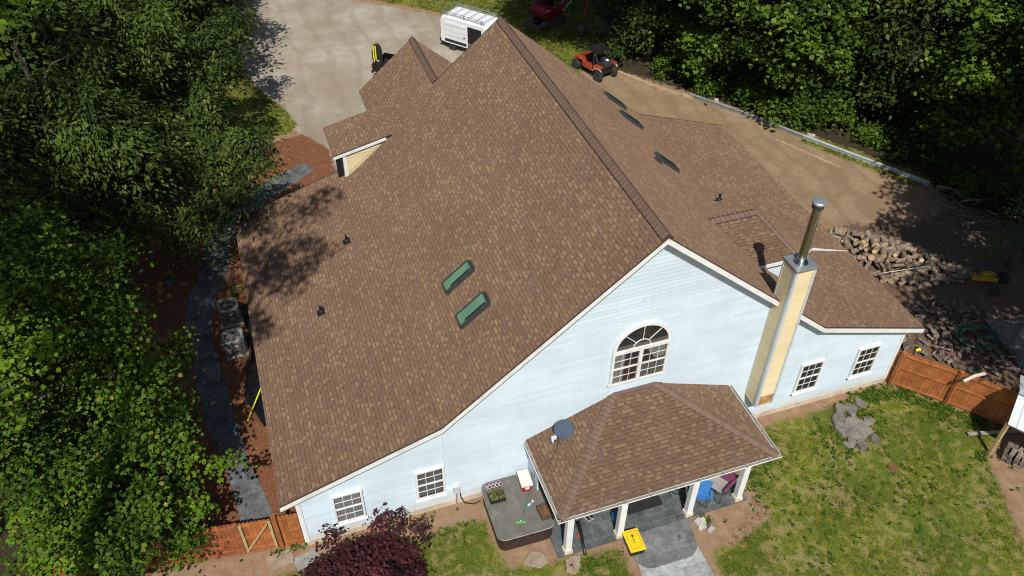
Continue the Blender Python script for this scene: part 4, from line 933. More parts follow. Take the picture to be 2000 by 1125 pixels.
for i in range(230):
    x, y, a = rl.uniform(-.27, .27), rl.uniform(-.25, .25), rl.uniform(0, 6.28); h = rl.uniform(.05, .2); c_, s_ = math.cos(a)*.02, math.sin(a)*.02
    q.add([(x-c_, y-s_, .13), (x+c_, y+s_, .13), (x+c_*2+rl.uniform(-.05, .05), y+s_*2+rl.uniform(-.05, .05), .13+h), (x-c_+rl.uniform(-.04, .04), y-s_, .13+h*.8)], [(0, 1, 2, 3)])
q.build('plants', mat('young_plants', (.14, .17, .05), .7, .3, 20, island=.6), t)
cupm = mat('white_purple_cup', (.62, .52, .60), .45, .08); cin = mat('dark_cup_inside', (.05, .015, .035), .6, .2)
cup0 = None; kc = 0
for r_ in range(3):
    for c_ in range(4 if r_ != 2 else 4):
        loc = (6.98+c_*.15+(r_ % 2)*.07, -.36-r_*.13, TZ)
        if cup0 is None:
            cup0 = thing('cup', 'white and purple cup in the rows behind the black planter tray', 'cup', loc, 0, 'cups on the hot tub cover')
            q = MB(); q.lathe([(.045, 0), (.062, .2), (.066, .205), (.05, .205), (.048, .19)], (0, 0, 0), 14); q.build('cup_wall', cupm, cup0)
            q = MB(); q.lathe([(.001, .197), (.052, .197), (.052, .2066), (.001, .2066)], (0, 0, 0), 12); q.build('cup_fill', cin, cup0)
        else: dup(cup0, loc, rl.uniform(0, 6))
t = thing('broom', 'green push broom lying diagonally across the hot tub cover', 'broom', (8.13, -1.6, TZ))
gp = mat('green_pole', (.03, .22, .06), .4, .15)
q = MB(); q.tube([(.42, .6, .05), (-.40, -.58, .06)], .014, 8); q.build('pole', gp, t)
q = MB(); q.tube([(.47, .67, .05), (.42, .6, .05)], .018, 8); q.tube([(-.40, -.58, .06), (-.42, -.61, .06)], .03, 8); q.build('pole_tip', WHITE, t)
q = MB(); q.box((-.43, -.64, .06), (.36, .09, .05), Matrix.Rotation(R(-12), 3, 'Z')); q.build('brush_head', mat('bright_green_brush', (.10, .33, .09), .7, .3, 20), t, bevel=.01)
t = thing('spray_bottle', 'blue and white spray bottle lying on the hot tub cover', 'bottle', (8.28, -1.62, TZ), R(28))
q = MB(); q.tube([(-.13, 0, .045), (.08, 0, .045), (.11, 0, .045)], [.045, .045, .02], 12); q.build('bottle', mat('light_blue_plastic', (.10, .34, .62), .35, .2), t)
q = MB(); q.box((-.04, 0, .092), (.1, .06, .004)); q.build('bottle_label', WHITE, t)
q = MB(); q.tube([(.11, 0, .045), (.17, 0, .045)], .02, 8); q.box((.2, .02, .045), (.05, .1, .035)); q.build('spray_head', mat('pink_white_nozzle', (.72, .52, .54), .4, .1), t)
t = thing('planter_box', 'square wooden planter box of dry brown soil on the right corner of the hot tub', 'planter', (8.78, -2.12, TZ), R(3))
q = MB()
for x, y, a, b in ((0, .27, .6, .03), (0, -.27, .6, .03), (.285, 0, .03, .51), (-.285, 0, .03, .51)): q.box((x, y, .1), (a, b, .2))
q.build('box', mat('dark_old_wood', (.075, .055, .035), .85, .3), t)
q = MB(); q.box((0, 0, .06), (.54, .51, .1)); q.build('soil', mat('dry_red_soil', (.15, .075, .04), .95, .45, 16, bump=.8), t)

# ------------------------------------------------------------------ on and around the porch
t = thing('satellite_dish', 'dark blue-grey satellite dish on the left slope of the porch roof', 'satellite dish', (9.62, -.62, 3.20), 0)
dn = Vector((-.12, -.52, .84)).normalized(); M = dn.to_track_quat('Z', 'Y').to_matrix(); dc = Vector((.30, -.02, .52))
q = MB(); q.lathe([(.001, -.05), (.12, -.045), (.24, -.03), (.35, -.02), (.415, -.006), (.42, .0), (.40, -.012), (.3, -.038), (.001, -.062)], dc, 32, 0, M @ Matrix.Diagonal((.92, .86, 1.0))); q.build('dish', mat('blue_grey_dish', (.06, .085, .12), .75, .08, 4, spec=.15), t, True)
q = MB(); q.tube([(0, 0, 0), (.05, .03, .3), dc-dn*.06], .025, 8); q.box((0, 0, .02), (.22, .16, .02), Matrix.Rotation(R(-21), 3, 'Y')); q.build('mast', DARKM, t)
q = MB(); q.tube([dc-dn*.05+M@Vector((0, -.38, 0)), dc+M@Vector((-.15, -.55, .18)), dc+M@Vector((-.2, -.5, .30))], .016, 6); q.build('feed_arm', GALV, t)
q = MB(); q.box((-.10, -.06, .2), (.2, .12, .12)); q.box((.02, -.02, .24), (.16, .1, .08)); q.box((-.18, -.14, .16), (.08, .1, .14)); q.build('receiver', mat('pale_grey_receiver', (.60, .60, .62), .45, .08), t, bevel=.015)
q = MB(); zr = lambda x: EZ+.02+(x-PX0)*.4
q.tube([(x, y, zr(x)+.02) for x, y in ((9.7, -.7), (9.45, -1.15), (9.1, -1.35), (8.75, -1.45))]+[(8.5, -1.46, 2.7), (8.55, -1.3, 2.2)], .012, 6); tag(q.build('coax_cable', mat('dark_cable', (.05, .035, .03), .6), None, True), 'thin dark cable running from the dish to the porch gutter', 'cable')
t = thing('storage_tote', 'black storage tote with a bright yellow lid on the walk', 'tote', (11.6, -3.98, .05), R(-3))
q = MB(); q.box((0, 0, .18), (.52, .80, .36), None, 0, 1.08); q.build('bin', BLACK, t, bevel=.02)
yl_ = mat('yellow_lid_plastic', (.78, .52, .015), .38, .06, 6)
q = MB(); q.box((0, 0, .38), (.62, .92, .05)); q.box((0, 0, .41), (.48, .76, .02)); q.build('lid', yl_, t, bevel=.03)
q = MB()
for sx in (-1, 1): q.box((sx*.22, 0, .424), (.012, .7, .005))
for sy in (-1, 1): q.box((0, sy*.36, .424), (.43, .012, .005))
q.build('lid_groove', mat('lid_groove', (.30, .19, .01), .5), t)
q = MB(); q.tube([(11.56, -4.12, .485), (11.585, -3.88, .49)], .011, 8); q.lathe([(.001, 0), (.03, .004), (.045, .014), (.05, .03), (.043, .022), (.001, .01)], (11.595, -3.82, .475), 14); tag(q.build('serving_spoon', DARKM), 'dark serving spoon lying on the yellow tote lid', 'spoon')
# camp chairs
FR = mat('black_chair_frame', (.015, .015, .016), .5, .2)
def camp_chair(loc, rz, lab, seat, back, s=1.0):
    t = thing('camp_chair', lab, 'chair', loc, rz, 'camp chairs on the porch'); w_ = .28*s
    def cloth(name, rows, m):
        q = MB(); V = [p for r_ in rows for p in r_]; n = len(rows[0])
        q.add(V, [(i*n+j, i*n+j+1, (i+1)*n+j+1, (i+1)*n+j) for i in range(len(rows)-1) for j in range(n-1)]); o = q.build(name, m, t, True); sm = o.modifiers.new('s', 'SOLIDIFY'); sm.thickness = .012; ss = o.modifiers.new('ss', 'SUBSURF'); ss.levels = ss.render_levels = 2
    xs_ = np.linspace(-w_, w_, 5)
    cloth('seat', [[(x, y, .40*s+.06*(x/w_)**2+e+rl.uniform(-.012, .012)) for x in xs_] for y, e in ((.26*s, .05), (.1*s, 0), (-.08*s, -.02), (-.22*s, 0))], seat)
    cloth('backrest', [[(x*(1+.1*i), -.22*s-.05*i+.03*(x/w_)**2+rl.uniform(-.012, .012), .40*s+.13*i) for x in xs_] for i in range(5)], back)
    for sx in (-1, 1):
        cloth('armrest', [[(sx*(w_+.02+.06*j), y, .62*s+.012*math.sin(3*y)) for j in range(3)] for y in (.28*s, .1*s, -.1*s, -.26*s)], back)
        for a, b in (((sx*w_, .27*s, .0), (sx*w_, -.22*s, .45*s)), ((sx*w_, -.27*s, .0), (sx*w_, .26*s, .45*s)), ((sx*w_, .26*s, .4*s), (sx*(w_+.06), .28*s, .62*s)), ((sx*w_*1.05, -.22*s, .38*s), (sx*w_*1.35, -.43*s, .95*s))):
            q = MB(); q.tube([a, b], .011, 6); q.build('leg', FR, t)
    for sy in (-1, 1):
        q = MB(); q.tube([(-w_, sy*.27*s, .01), (w_, sy*.27*s, .42*s)], .011, 6); q.build('cross_brace', FR, t)
BLU = mat('blue_canvas', (.03, .16, .42), .8, .2, 8); MAR = mat('maroon_canvas', (.16, .035, .085), .85, .22, 8); GRY = mat('grey_canvas', (.30, .29, .27), .85, .1, 8); BLK = mat('black_canvas', (.02, .02, .022), .85, .2)
camp_chair((14.95, -3.05, .06), R(150), 'blue canvas camp chair behind the third porch post', BLU, BLU, .95); camp_chair((15.72, -2.85, .06), R(118), 'large round maroon and grey camp chair beside the blue chair', GRY, MAR, 1.5); camp_chair((14.25, -2.35, .06), R(165), 'black camp chair in the shade left of the blue chair', BLK, BLK, 1.0)
q = MB(); q.box((0, 0, 0), (1.5, .72, .018)); o = q.build('door_mat', mat('black_rubber_mat', (.012, .012, .012), .8, .3), bevel=.004); o.location = (12.75, -2.35, .072); tag(o, 'black rubber mat on the dark slate porch slab', 'mat')
t = thing('bucket', 'blue bucket standing behind the second porch post', 'bucket', (11.42, -2.75, .06))
q = MB(); q.lathe([(.13, 0), (.16, .36), (.17, .37), (.15, .37), (.13, .3)], (0, 0, 0), 20); q.build('pail', mat('blue_plastic', (.02, .16, .45), .35, .15), t)
q = MB(); q.tube([(.16*math.cos(a), .02, .36+.1*math.sin(a)) for a in np.linspace(0, 3.14, 9)], .006, 5); q.build('handle', GALV, t)
t = thing('leaf_blower', 'black leaf blower with a long tube lying at the porch edge', 'leaf blower', (9.95, -2.55, .06))
q = MB(); q.tube([(.02, .1, .16), (-.03, -.35, .14), (-.12, -.75, .10), (-.22, -1.25, .07)], [.075, .07, .055, .06], 12); q.build('tube', BLACK, t, True)
q = MB(); q.lathe([(.08, 0), (.16, .03), (.17, .14), (.1, .2)], (.05, .25, .1), 16); q.box((.06, .3, .22), (.24, .3, .16)); q.build('motor', BLACK, t, bevel=.02)
q = MB(); q.tube([(.0, .1, .3), (.05, .2, .42), (.12, .4, .38)], .018, 7); q.build('handle', DARKM, t, True)
t = thing('shoes', 'pair of black and white shoes by the porch edge behind the leaf blower', 'shoes', (10.42, -2.35, .06), R(20))
for i in range(2):
    q = MB(); q.box((i*.15, 0, .05), (.1, .3, .07), None, 0, .8); q.box((i*.15, -.07, .1), (.085, .14, .06), None, 0, .8); q.build('shoe', BLACK, t, bevel=.02)
    q = MB(); q.box((i*.15, 0, .012), (.108, .31, .024)); q.build('sole', WHITE, t, bevel=.008)
q = MB(); q.tube([(9.72, -2.95, .11), (9.9, -2.88, .11)], .03, 8); q.tube([(9.82, -2.95, .1), (9.86, -3.08, .1)], .02, 8); q.box((9.8, -2.92, .09), (.1, .09, .04)); tag(q.build('hose_nozzle', mat('orange_plastic', (.50, .06, .02), .45, .2)), 'small orange and white nozzle on the slab beside the leaf blower', 'nozzle')
q = MB(); q.tube([(.8*.2*math.cos(a), .2*math.sin(a), .03) for a in np.linspace(0, 6.2, 14)], .03, 6); q.box((0, 0, .03), (.2, .34, .04)); o = q.build('dead_bush', mat('rusty_brown_twigs', (.17, .075, .035), .95, .4, 12, bump=.6)); o.location = (23.25, -4.1, 0); tag(o, 'small rusty brown clump lying on the lawn', 'clump')
# ------------------------------------------------------------------ vehicles
def prism_xz(q, prof, w0, w1, mi=0): q.prism([(x, w0, z) for x, z in prof], (0, w1-w0, 0), mi)
t = thing('van', 'white panel van with a silver roof rack and its side door slid open', 'van', (18.15, 36.7, 0), math.atan2(-.79, .62))
vw = mat('white_van_paint', (.74, .76, .78), .3, .03, 2)
prof = [(-2.78, .5), (-2.8, 1.2), (-2.76, 2.2), (-2.62, 2.46), (-2.3, 2.52), (.9, 2.52), (1.3, 2.44), (1.75, 1.95), (2.05, 1.5), (2.6, 1.32), (2.8, 1.1), (2.82, .5)]
q = MB(); prism_xz(q, prof, -.98, .98); q.build('body', vw, t, bevel=.09, segs=3)
q = MB(); q.box((-1.35, -1.02, 1.36), (1.95, .05, 1.62)); q.build('sliding_door', vw, t, bevel=.02)
for z, h in ((1.52, .02), (1.18, .05)):
    q = MB(); q.box((-1.35, -1.048, z), (1.9, .012, h)); q.build('door_crease', mat('van_shadow_line', (.45, .47, .48), .4), t)
q = MB(); q.box((-.55, -1.056, 1.3), (.2, .03, .06)); q.build('door_handle', BLACK, t, bevel=.008)
q = MB(); q.box((-1.35, -1.055, .78), (1.93, .03, .2)); q.build('side_moulding', BLACK, t, bevel=.008)
q = MB(); q.box((.28, -.972, 1.36), (1.2, .03, 1.66)); q.build('door_opening_shade', mat('van_interior_shade', (.006, .006, .006), .9), t)  # black panel on the side stands in for the shaded interior
q = MB(); q.box((-.18, -.965, 1.1), (.16, .05, 1.05), None, 0, .7); q.box((-.02, -.965, .75), (.2, .05, .4)); q.build('shelf_load', mat('brown_cargo', (.22, .14, .08), .8, .4, 12), t)
q = MB(); q.box((-2.83, 0, .58), (.14, 1.9, .26)); q.build('rear_bumper', BLACK, t, bevel=.04)
for sy in (-1, 1):
    q = MB(); q.box((-2.79, sy*.9, 1.3), (.06, .12, .55)); q.build('tail_light', mat('red_lens', (.25, .01, .01), .3), t, bevel=.02)
    for x in (-1.75, 1.75): wheel(t, (x, sy*.86, .34), .34, .22, .62)
q = MB(); prism_xz(q, [(1.33, 2.40), (1.78, 1.93), (2.03, 1.55), (1.9, 1.55), (1.5, 2.1)], -.87, .87); q.build('windshield', GLASS, t)
q = MB(); q.box((-2.81, 0, 1.72), (.02, 1.5, .62)); q.build('rear_window', BLACK, t, bevel=.03)
q = MB(); q.box((-1.35, -1.05, 1.95), (1.7, .012, .03)); q.build('door_track', mat('van_track', (.40, .42, .43), .5), t)
q = MB(); q.box((1.55, -1.12, 1.5), (.18, .22, .3)); q.build('wing_mirror', BLACK, t, bevel=.04)
q = MB(); q.box((1.35, -.985, 1.75), (.7, .02, .55)); q.build('side_window', GLASS, t, bevel=.03)
for sy in (-1, 1):
    for z in (2.68, 2.82):
        q = MB(); q.tube([(-2.75, sy*.82, z), (1.1, sy*.82, z)], .022, 6); q.build('rack_rail', GALV, t)
for i in range(6):
    q = MB(); q.tube([(-2.4+i*.66, -.82, 2.68), (-2.4+i*.66, .82, 2.68)], .02, 6); q.build('rack_crossbar', GALV, t)
for x in (-2.2, -.7, .8):
    for sy in (-1, 1): q = MB(); q.box((x, sy*.84, 2.62), (.07, .06, .32)); q.build('rack_foot', GALV, t)
q = MB(); q.tube([(-2.75, -.82, 2.82), (-2.75, .82, 2.82)], .025, 6); q.build('rack_roller', GALV, t)
# buggy
t = thing('buggy', 'orange-red off-road buggy with a black roof parked at the wood edge', 'buggy', (25.0, 31.1, 0), math.atan2(.95, -.30))
ORG = mat('orange_red_panels', (.40, .056, .016), .35, .12, 6)
q = MB(); q.box((.05, 0, .55), (2.5, 1.0, .3)); q.box((-.85, 0, .86), (.75, 1.05, .28)); q.build('chassis', BLACK, t, bevel=.03)
q = MB(); prism_xz(q, [(.75, .65), (1.55, .6), (1.6, .78), (1.1, 1.02), (.75, 1.08)], -.5, .5); q.build('hood', ORG, t, bevel=.04)
for sy in (-1, 1):
    q = MB(); prism_xz(q, [(-.45, .5), (.55, .5), (.72, 1.0), (-.4, .98)], sy*.70-.03, sy*.70+.03); q.build('door', ORG, t, bevel=.02)
    q = MB(); prism_xz(q, [(-1.35, 1.0), (-.55, .78), (-.5, .95), (-.7, 1.08), (-1.35, 1.12)], sy*.62-.12, sy*.62+.12); q.build('rear_fender', ORG, t, bevel=.02)
    q = MB(); prism_xz(q, [(-1.45, .82), (-1.25, 1.0), (-.75, .92), (-.5, .6), (-.6, .58), (-.85, .82), (-1.25, .88)], sy*.74-.07, sy*.74+.07); q.build('fender_flare', mat('dusty_tan_flare', (.30, .22, .16), .7, .2), t)
    q = MB(); prism_xz(q, [(.7, .9), (1.5, .78), (1.45, .95), (.8, 1.12)], sy*.66-.1, sy*.66+.1); q.build('front_fender', ORG, t, bevel=.02)
    q = MB(); q.tube([(.85, sy*.6, 1.05), (.25, sy*.62, 1.82), (-.55, sy*.62, 1.84), (-1.0, sy*.6, 1.1)], .03, 8); q.tube([(-.45, sy*.62, 1.83), (-.5, sy*.64, .9)], .028, 8); q.build('roll_cage', DARKM, t)
    q = MB(); q.box((-.05, sy*.33, .82), (.42, .4, .14)); q.box((-.3, sy*.33, 1.12), (.12, .4, .6)); q.build('seat', BLACK, t, bevel=.03)
    q = MB(); q.tube([(-1.0, sy*.35, .9), (-1.15, sy*.6, .42)], .05, 8); q.build('shock', mat('red_spring', (.45, .03, .02), .4), t)
    for x in (-1.12, 1.25): wheel(t, (x, sy*.68, .37), .37, .3, .5, mat('dusty_rim', (.14, .11, .09), .6, .2), True)
q = MB(); q.box((-.15, 0, 1.87), (1.15, 1.34, .05)); q.build('roof', BLACK, t, bevel=.02)
q = MB(); q.box((-1.12, 0, 1.12), (.5, .8, .22)); q.lathe([(.06, 0), (.06, .4)], (-1.3, -.2, .95), 10, 0, Matrix.Rotation(R(90), 3, 'Y')); q.build('engine', DARKM, t, bevel=.02)
q = MB(); q.box((-.72, -.15, 1.2), (.3, .35, .3)); q.build('cargo_bag', mat('blue_black_bag', (.02, .03, .07), .6, .3), t, bevel=.05)
q = MB(); q.box((-.95, -.2, 1.26), (.18, .2, .1)); q.build('white_jug', WHITE, t, bevel=.03)
# mini excavator
t = thing('excavator', 'dark red mini excavator with rubber tracks and its arm folded down', 'excavator', (24.55, 39.5, 0), R(25)); t.scale = (1.1, 1.1, 1.1)
RED = mat('dark_red_paint', (.20, .01, .018), .35, .15)
TRK = mat('muddy_rubber_track', (.085, .072, .06), .9, .3, 12)
for sy in (-1, 1):
    q = MB(); out = []
    for cx_, s0 in ((.85, -90), (-.85, 90)):
        for i in range(9): a = R(s0+180*i/8); out.append((cx_+.3*math.cos(a), .31+.3*math.sin(a)))
    q.prism([(x, sy*.62-.17, z) for x, z in out], (0, .34, 0))
    for j in range(13): q.box((-.9+j*.15, sy*.62, .62), (.06, .35, .03))
    tr_ = q.build('track', TRK, t)
    for x in (-.85, .85): q = MB(); q.lathe([(.2, -.18), (.2, .18)], (x, sy*.62, .31), 16, 0, Matrix.Rotation(R(90), 3, 'X')); q.build('sprocket', DARKM, tr_)
q = MB(); q.box((0, 0, .5), (.9, .9, .24)); q.lathe([(.4, .6), (.4, .74)], (0, 0, 0), 20); q.build('undercarriage', DARKM, t, bevel=.02)
q = MB(); q.box((-1.5, 0, .28), (.06, 1.55, .42)); q.beam((-1.48, .35, .3), (-.3, .3, .42), .1, .1); q.beam((-1.48, -.35, .3), (-.3, -.3, .42), .1, .1); q.build('blade', TRK, t)
q = MB(); prism_xz(q, [(-1.0, .8), (-1.1, 1.25), (-.95, 1.6), (-.3, 1.62), (-.25, .8)], -.72, .72); q.build('counterweight', RED, t, bevel=.08, segs=3)
q = MB(); prism_xz(q, [(-.25, .8), (-.25, 1.5), (.7, 1.1), (.8, .8)], -.72, -.1); q.build('engine_hood', RED, t, bevel=.05)
q = MB(); prism_xz(q, [(-.5, 1.6), (-.45, 2.4), (.4, 2.4), (.62, 1.5), (.62, .85), (-.24, .85)], .0, .7); q.build('cab', BLACK, t, bevel=.04)
q = MB(); q.box((-.75, -.735, 1.4), (.5, .012, .1)); q.build('side_decal', mat('pale_stripe', (.5, .48, .46), .5), t)
ex_o = Vector((24.55, 39.5, 0)); ex_a = R(25)
def exl(x, y, z): v = Vector((x, y, 0))-ex_o; return (v.x*math.cos(ex_a)+v.y*math.sin(ex_a), -v.x*math.sin(ex_a)+v.y*math.cos(ex_a), z)
e0, e1, e2, e3, e4 = exl(25.1, 39.0, 1.1), exl(26.5, 38.9, 2.9), exl(27.3, 38.4, 3.0), exl(26.35, 37.1, 1.3), exl(26.15, 36.9, .5)
q = MB(); q.beam(e0, e1, .2, .28); q.beam(e1, e2, .19, .26); q.build('boom', RED, t, bevel=.02)
q = MB(); q.beam(e2, e3, .17, .24); q.build('stick', RED, t, bevel=.02)
q = MB(); q.tube([exl(25.4, 38.7, 1.2), exl(26.6, 38.6, 2.6)], .05, 8); q.build('hydraulic_ram', STEEL, t)
q = MB(); q.lathe([(.14, -.3), (.32, -.28), (.36, 0), (.32, .28), (.14, .3)], e4, 12, 0, Matrix.Rotation(R(90), 3, 'X')); q.build('bucket', TRK, t)
# pickup behind the garage
t = thing('pickup_truck', 'black pickup truck mostly hidden behind the garage roof', 'pickup truck', (12.45, 33.75, 0), R(-41))
bp_ = mat('black_truck_paint', (.008, .008, .009), .2, .2)
q = MB(); q.box((-1.7, 0, .72), (1.9, 1.7, .16)); q.box((-1.7, .86, 1.02), (1.9, .08, .5)); q.box((-1.7, -.86, 1.02), (1.9, .08, .5)); q.box((-2.64, 0, .98), (.06, 1.64, .46)); q.build('bed', bp_, t, bevel=.03)
q = MB()
for i in range(14): q.box((-1.7, -.75+i*.115, .825), (1.8, .05, .05))
q.build('bed_liner', mat('black_ribbed_liner', (.02, .021, .021), .6, .2), t)
q = MB(); prism_xz(q, [(-.75, .55), (-.72, 1.3), (-.45, 1.8), (.7, 1.82), (1.2, 1.25), (2.5, 1.1), (2.65, .55)], -.92, .92); q.build('cab', bp_, t, bevel=.07)
q = MB(); q.box((-2.72, 0, .6), (.14, 1.8, .2)); q.build('rear_bumper', DARKM, t, bevel=.03)
for sy in (-1, 1):
    q = MB(); q.box((-2.66, sy*.84, 1.05), (.05, .14, .34)); q.build('tail_light', mat('dark_red_lens', (.12, .008, .008), .3), t)
    for x in (-1.75, 1.75): wheel(t, (x, sy*.82, .38), .38, .24, .6)
t = thing('paddle_board', 'black board with two yellow stripes standing in the pickup bed', 'board', (10.35, 35.2, .8), R(78))
q = MB(); o_ = [(-.3, 0), (-.36, .4), (-.36, 1.0), (-.27, 1.35), (-.1, 1.52), (.1, 1.52), (.27, 1.35), (.36, 1.0), (.36, .4), (.3, 0)]; lean = lambda x, z, e=0: (z*.18+e, x, z)
q.prism([lean(x, z) for x, z in o_], (.07, 0, 0)); q.build('board', BLACK, t, bevel=.02)
for x in (.10, .24):
    q = MB(); q.prism([lean(x-.035, .05, -.006), lean(x+.035, .05, -.006), lean(x+.035, 1.36, -.006), lean(x-.035, 1.4, -.006)], (.004, 0, 0)); q.build('stripe', mat('yellow_stripe', (.72, .60, .02), .5), t)
q = MB(); q.box((.05, -.02, .35), (.012, .16, .1)); q.build('sticker', mat('pink_white_sticker', (.7, .5, .55), .5), t)

# ------------------------------------------------------------------ trees and plants
TEMPL = {
 'maple': (np.array([(0, 0, 0), (.22, .40, .03), (.58, .46, .0), (.66, .2, .03), (1, 0, -.08), (.66, -.2, .03), (.58, -.46, .0), (.22, -.40, .03)]), np.array([[0, 1, 2, 3, 4, 5, 6, 7]])),
 'oval': (np.array([(0, 0, 0), (.45, .30, .06), (1, 0, -.06), (.45, -.30, .06)]), np.array([[0, 1, 2, 3]])),
 'long': (np.array([(0, 0, 0), (.4, .21, .05), (1, 0, -.16), (.4, -.21, .05)]), np.array([[0, 1, 2, 3]])),
 'blade': (np.array([(0, .09, 0), (0, -.09, 0), (1, .0, .0), (.55, .07, .05)]), np.array([[0, 1, 2, 3]])),
}
def unit(a): return a/np.maximum(np.linalg.norm(a, axis=1, keepdims=True), 1e-6)
def leaf_mesh(name, C, Nn, A, S, T, templ, m, parent=None):
    tv, tf = TEMPL[templ]; k = len(tv); n = len(C); A = unit(A - Nn*np.sum(A*Nn, 1, keepdims=True)); B = np.cross(Nn, A)
    P = C[:, None, :] + S[:, None, None]*(tv[None, :, 0, None]*A[:, None, :] + tv[None, :, 1, None]*B[:, None, :] + tv[None, :, 2, None]*Nn[:, None, :])
    F = (np.arange(n)[:, None, None]*k + tf[None]).reshape(-1, tf.shape[1])
    return np_mesh(name, P.reshape(-1, 3), F, m, {'tint': np.repeat(T, k)}, parent)
def clumps_ell(rs, c, rad, n, r0, r1, low=-.75):
    out = []
    while len(out) < n:
        d = rs.normal(size=3); d /= np.linalg.norm(d)
        if d[2] < low: continue
        q = rs.uniform(.35, 1)**.45; r = rs.uniform(r0, r1)
        out.append((c[0]+d[0]*rad[0]*q, c[1]+d[1]*rad[1]*q, max(.5, c[2]+d[2]*rad[2]*q), r))
    return out
def foliage(name, cl, dens, size, templ, droop, m, parent, seed, origin, flat=.6, tipb=0):
    rs = np.random.RandomState(seed); C = []; Nn = []; A = []; T = []
    for (x, y, z, r) in cl:
        ns = max(4, int(9*r*r)); d = unit(rs.normal(size=(ns, 3))); d[:, 2] = np.abs(d[:, 2])*1.1-.35; d = unit(d)
        sp = np.array((x, y, z)) + d*r*rs.uniform(.55, 1.0, (ns, 1))*np.array((1, 1, flat))
        per = max(3, int(dens*r*r*12.5/ns)); n = ns*per; ct = .10+.52*rs.uniform()**1.7; sr = .20*r+.14  # most clumps dark: shade of the crown put into the leaf tint
        st = np.repeat(np.clip(ct+rs.normal(0, .13, ns)+.16*d[:, 2], 0, .8), per)  # upper sprigs lighter, sunlight put into the tint
        off = rs.normal(size=(n, 3))*sr*np.array((1, 1, .55)); P = np.repeat(sp, per, 0)+off
        P[:, 2] -= droop*np.sum(off[:, :2]**2, 1)*1.2/max(sr, .1)
        nn = unit(np.array((0, 0, .75))+np.repeat(d, per, 0)*.35+rs.normal(size=(n, 3))*.42)
        ax = unit(off*np.array((1, 1, .3))+np.repeat(d, per, 0)*.2+rs.normal(size=(n, 3))*.25+np.array((0, 0, -droop*.9)))
        C.append(P); Nn.append(nn); A.append(ax); t = np.clip(st+rs.normal(0, .09, n), 0, .8)
        if tipb: t = np.where(rs.uniform(size=n) < tipb, rs.uniform(.85, 1, n), t)
        T.append(t)
    C = np.concatenate(C)-np.array(origin); Nn = np.concatenate(Nn); A = np.concatenate(A); T = np.concatenate(T); C[:, 2] = np.maximum(C[:, 2], .03)
    return leaf_mesh(name, C, Nn, A, size*rs.uniform(.5, 1.4, len(C)), T, templ, m, parent)
def tree(name, label, base, H, tr, cl, dens, size, templ, m, seed, droop=.2, cat='tree', group=None, lean=(0, 0), limbs=22, flat=.6, tipb=0, bark=None):
    rr = random.Random(seed); t = thing(name, label, cat, (base[0], base[1], 0), 0, group)
    path = [Vector((0, 0, 0))]
    for i in range(1, 7):
        f_ = i/6; path.append(Vector((lean[0]*f_+rr.uniform(-.15, .15)*H*.03, lean[1]*f_+rr.uniform(-.15, .15)*H*.03, H*f_)))
    q = MB(); q.tube(path, [tr*1.35, tr, tr*.85, tr*.7, tr*.55, tr*.35, tr*.12], 12); q.build('trunk', bark or BARK, t, True)
    for (x, y, z, r) in sorted(cl, key=lambda c: -c[3])[:limbs]:
        e = Vector((x-base[0], y-base[1], z-.1*r)); hz = max(.12, min(.9, (e.z-.45*math.hypot(e.x, e.y))/H)); k_ = hz*6; i = min(5, int(k_)); s_ = path[i].lerp(path[i+1], k_-i)
        md = s_.lerp(e, .5)+Vector((rr.uniform(-.3, .3), rr.uniform(-.3, .3), .12*(e-s_).length)); rad = tr*(.36-.2*hz)
        q = MB(); q.tube([s_, s_.lerp(md, .5)+Vector((0, 0, .05)), md, md.lerp(e, .6), e], [rad, rad*.8, rad*.6, rad*.4, rad*.18], 7); q.build('limb', bark or BARK, t, True)
    foliage('crown', cl, dens, size, templ, droop, m, t, seed, (base[0], base[1], 0), flat, tipb); return t
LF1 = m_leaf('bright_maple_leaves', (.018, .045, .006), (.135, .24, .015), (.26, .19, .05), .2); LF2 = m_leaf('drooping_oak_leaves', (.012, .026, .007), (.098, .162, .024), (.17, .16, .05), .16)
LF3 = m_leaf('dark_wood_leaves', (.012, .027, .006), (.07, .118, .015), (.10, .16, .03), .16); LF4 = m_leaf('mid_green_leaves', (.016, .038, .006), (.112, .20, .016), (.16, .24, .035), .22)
LFR = m_leaf('maroon_leaves', (.018, .007, .009), (.092, .027, .028), (.15, .05, .04), .2); LFC = m_leaf('feathery_conifer', (.03, .065, .025), (.10, .18, .06), (.16, .24, .09), .2); LFS = m_leaf('undergrowth_leaves', (.025, .055, .008), (.125, .22, .02), (.14, .22, .03), .28)
rsT = np.random.RandomState(21)
# left side
cA = clumps_ell(rsT, (-8.0, 4.6, 8.6), (3.9, 4.6, 6.0), 62, .8, 1.4) + clumps_ell(rsT, (-5.2, 3.2, 5.0), (1.9, 2.2, 3.2), 26, .55, 1.0) + [(-2.9, 2.3, 4.2, .6), (-2.3, 1.9, 4.0, .5), (-3.6, 2.5, 4.4, .7), (-3.0, 7.2, 5.0, .45), (-3.4, 6.6, 5.0, .6), (-3.9, 5.9, 5.0, .8), (-3.6, 2.0, 2.8, .7), (-3.7, .7, 2.8, .7), (-4.4, .0, 2.3, .7), (-4.6, 8.4, 6.2, .8), (-4.6, 4.6, 5.6, .8)] + clumps_ell(rsT, (-6.6, .6, 3.8), (2.6, 1.9, 2.6), 34, .55, 1.0)
tree('maple_tree', 'bright green broad-leaved tree nearest the camera at the lower left above the side path', (-8.2, 4.2), 13, .3, cA, 46, .148, 'maple', LF1, 3, .15, limbs=30, tipb=.03)
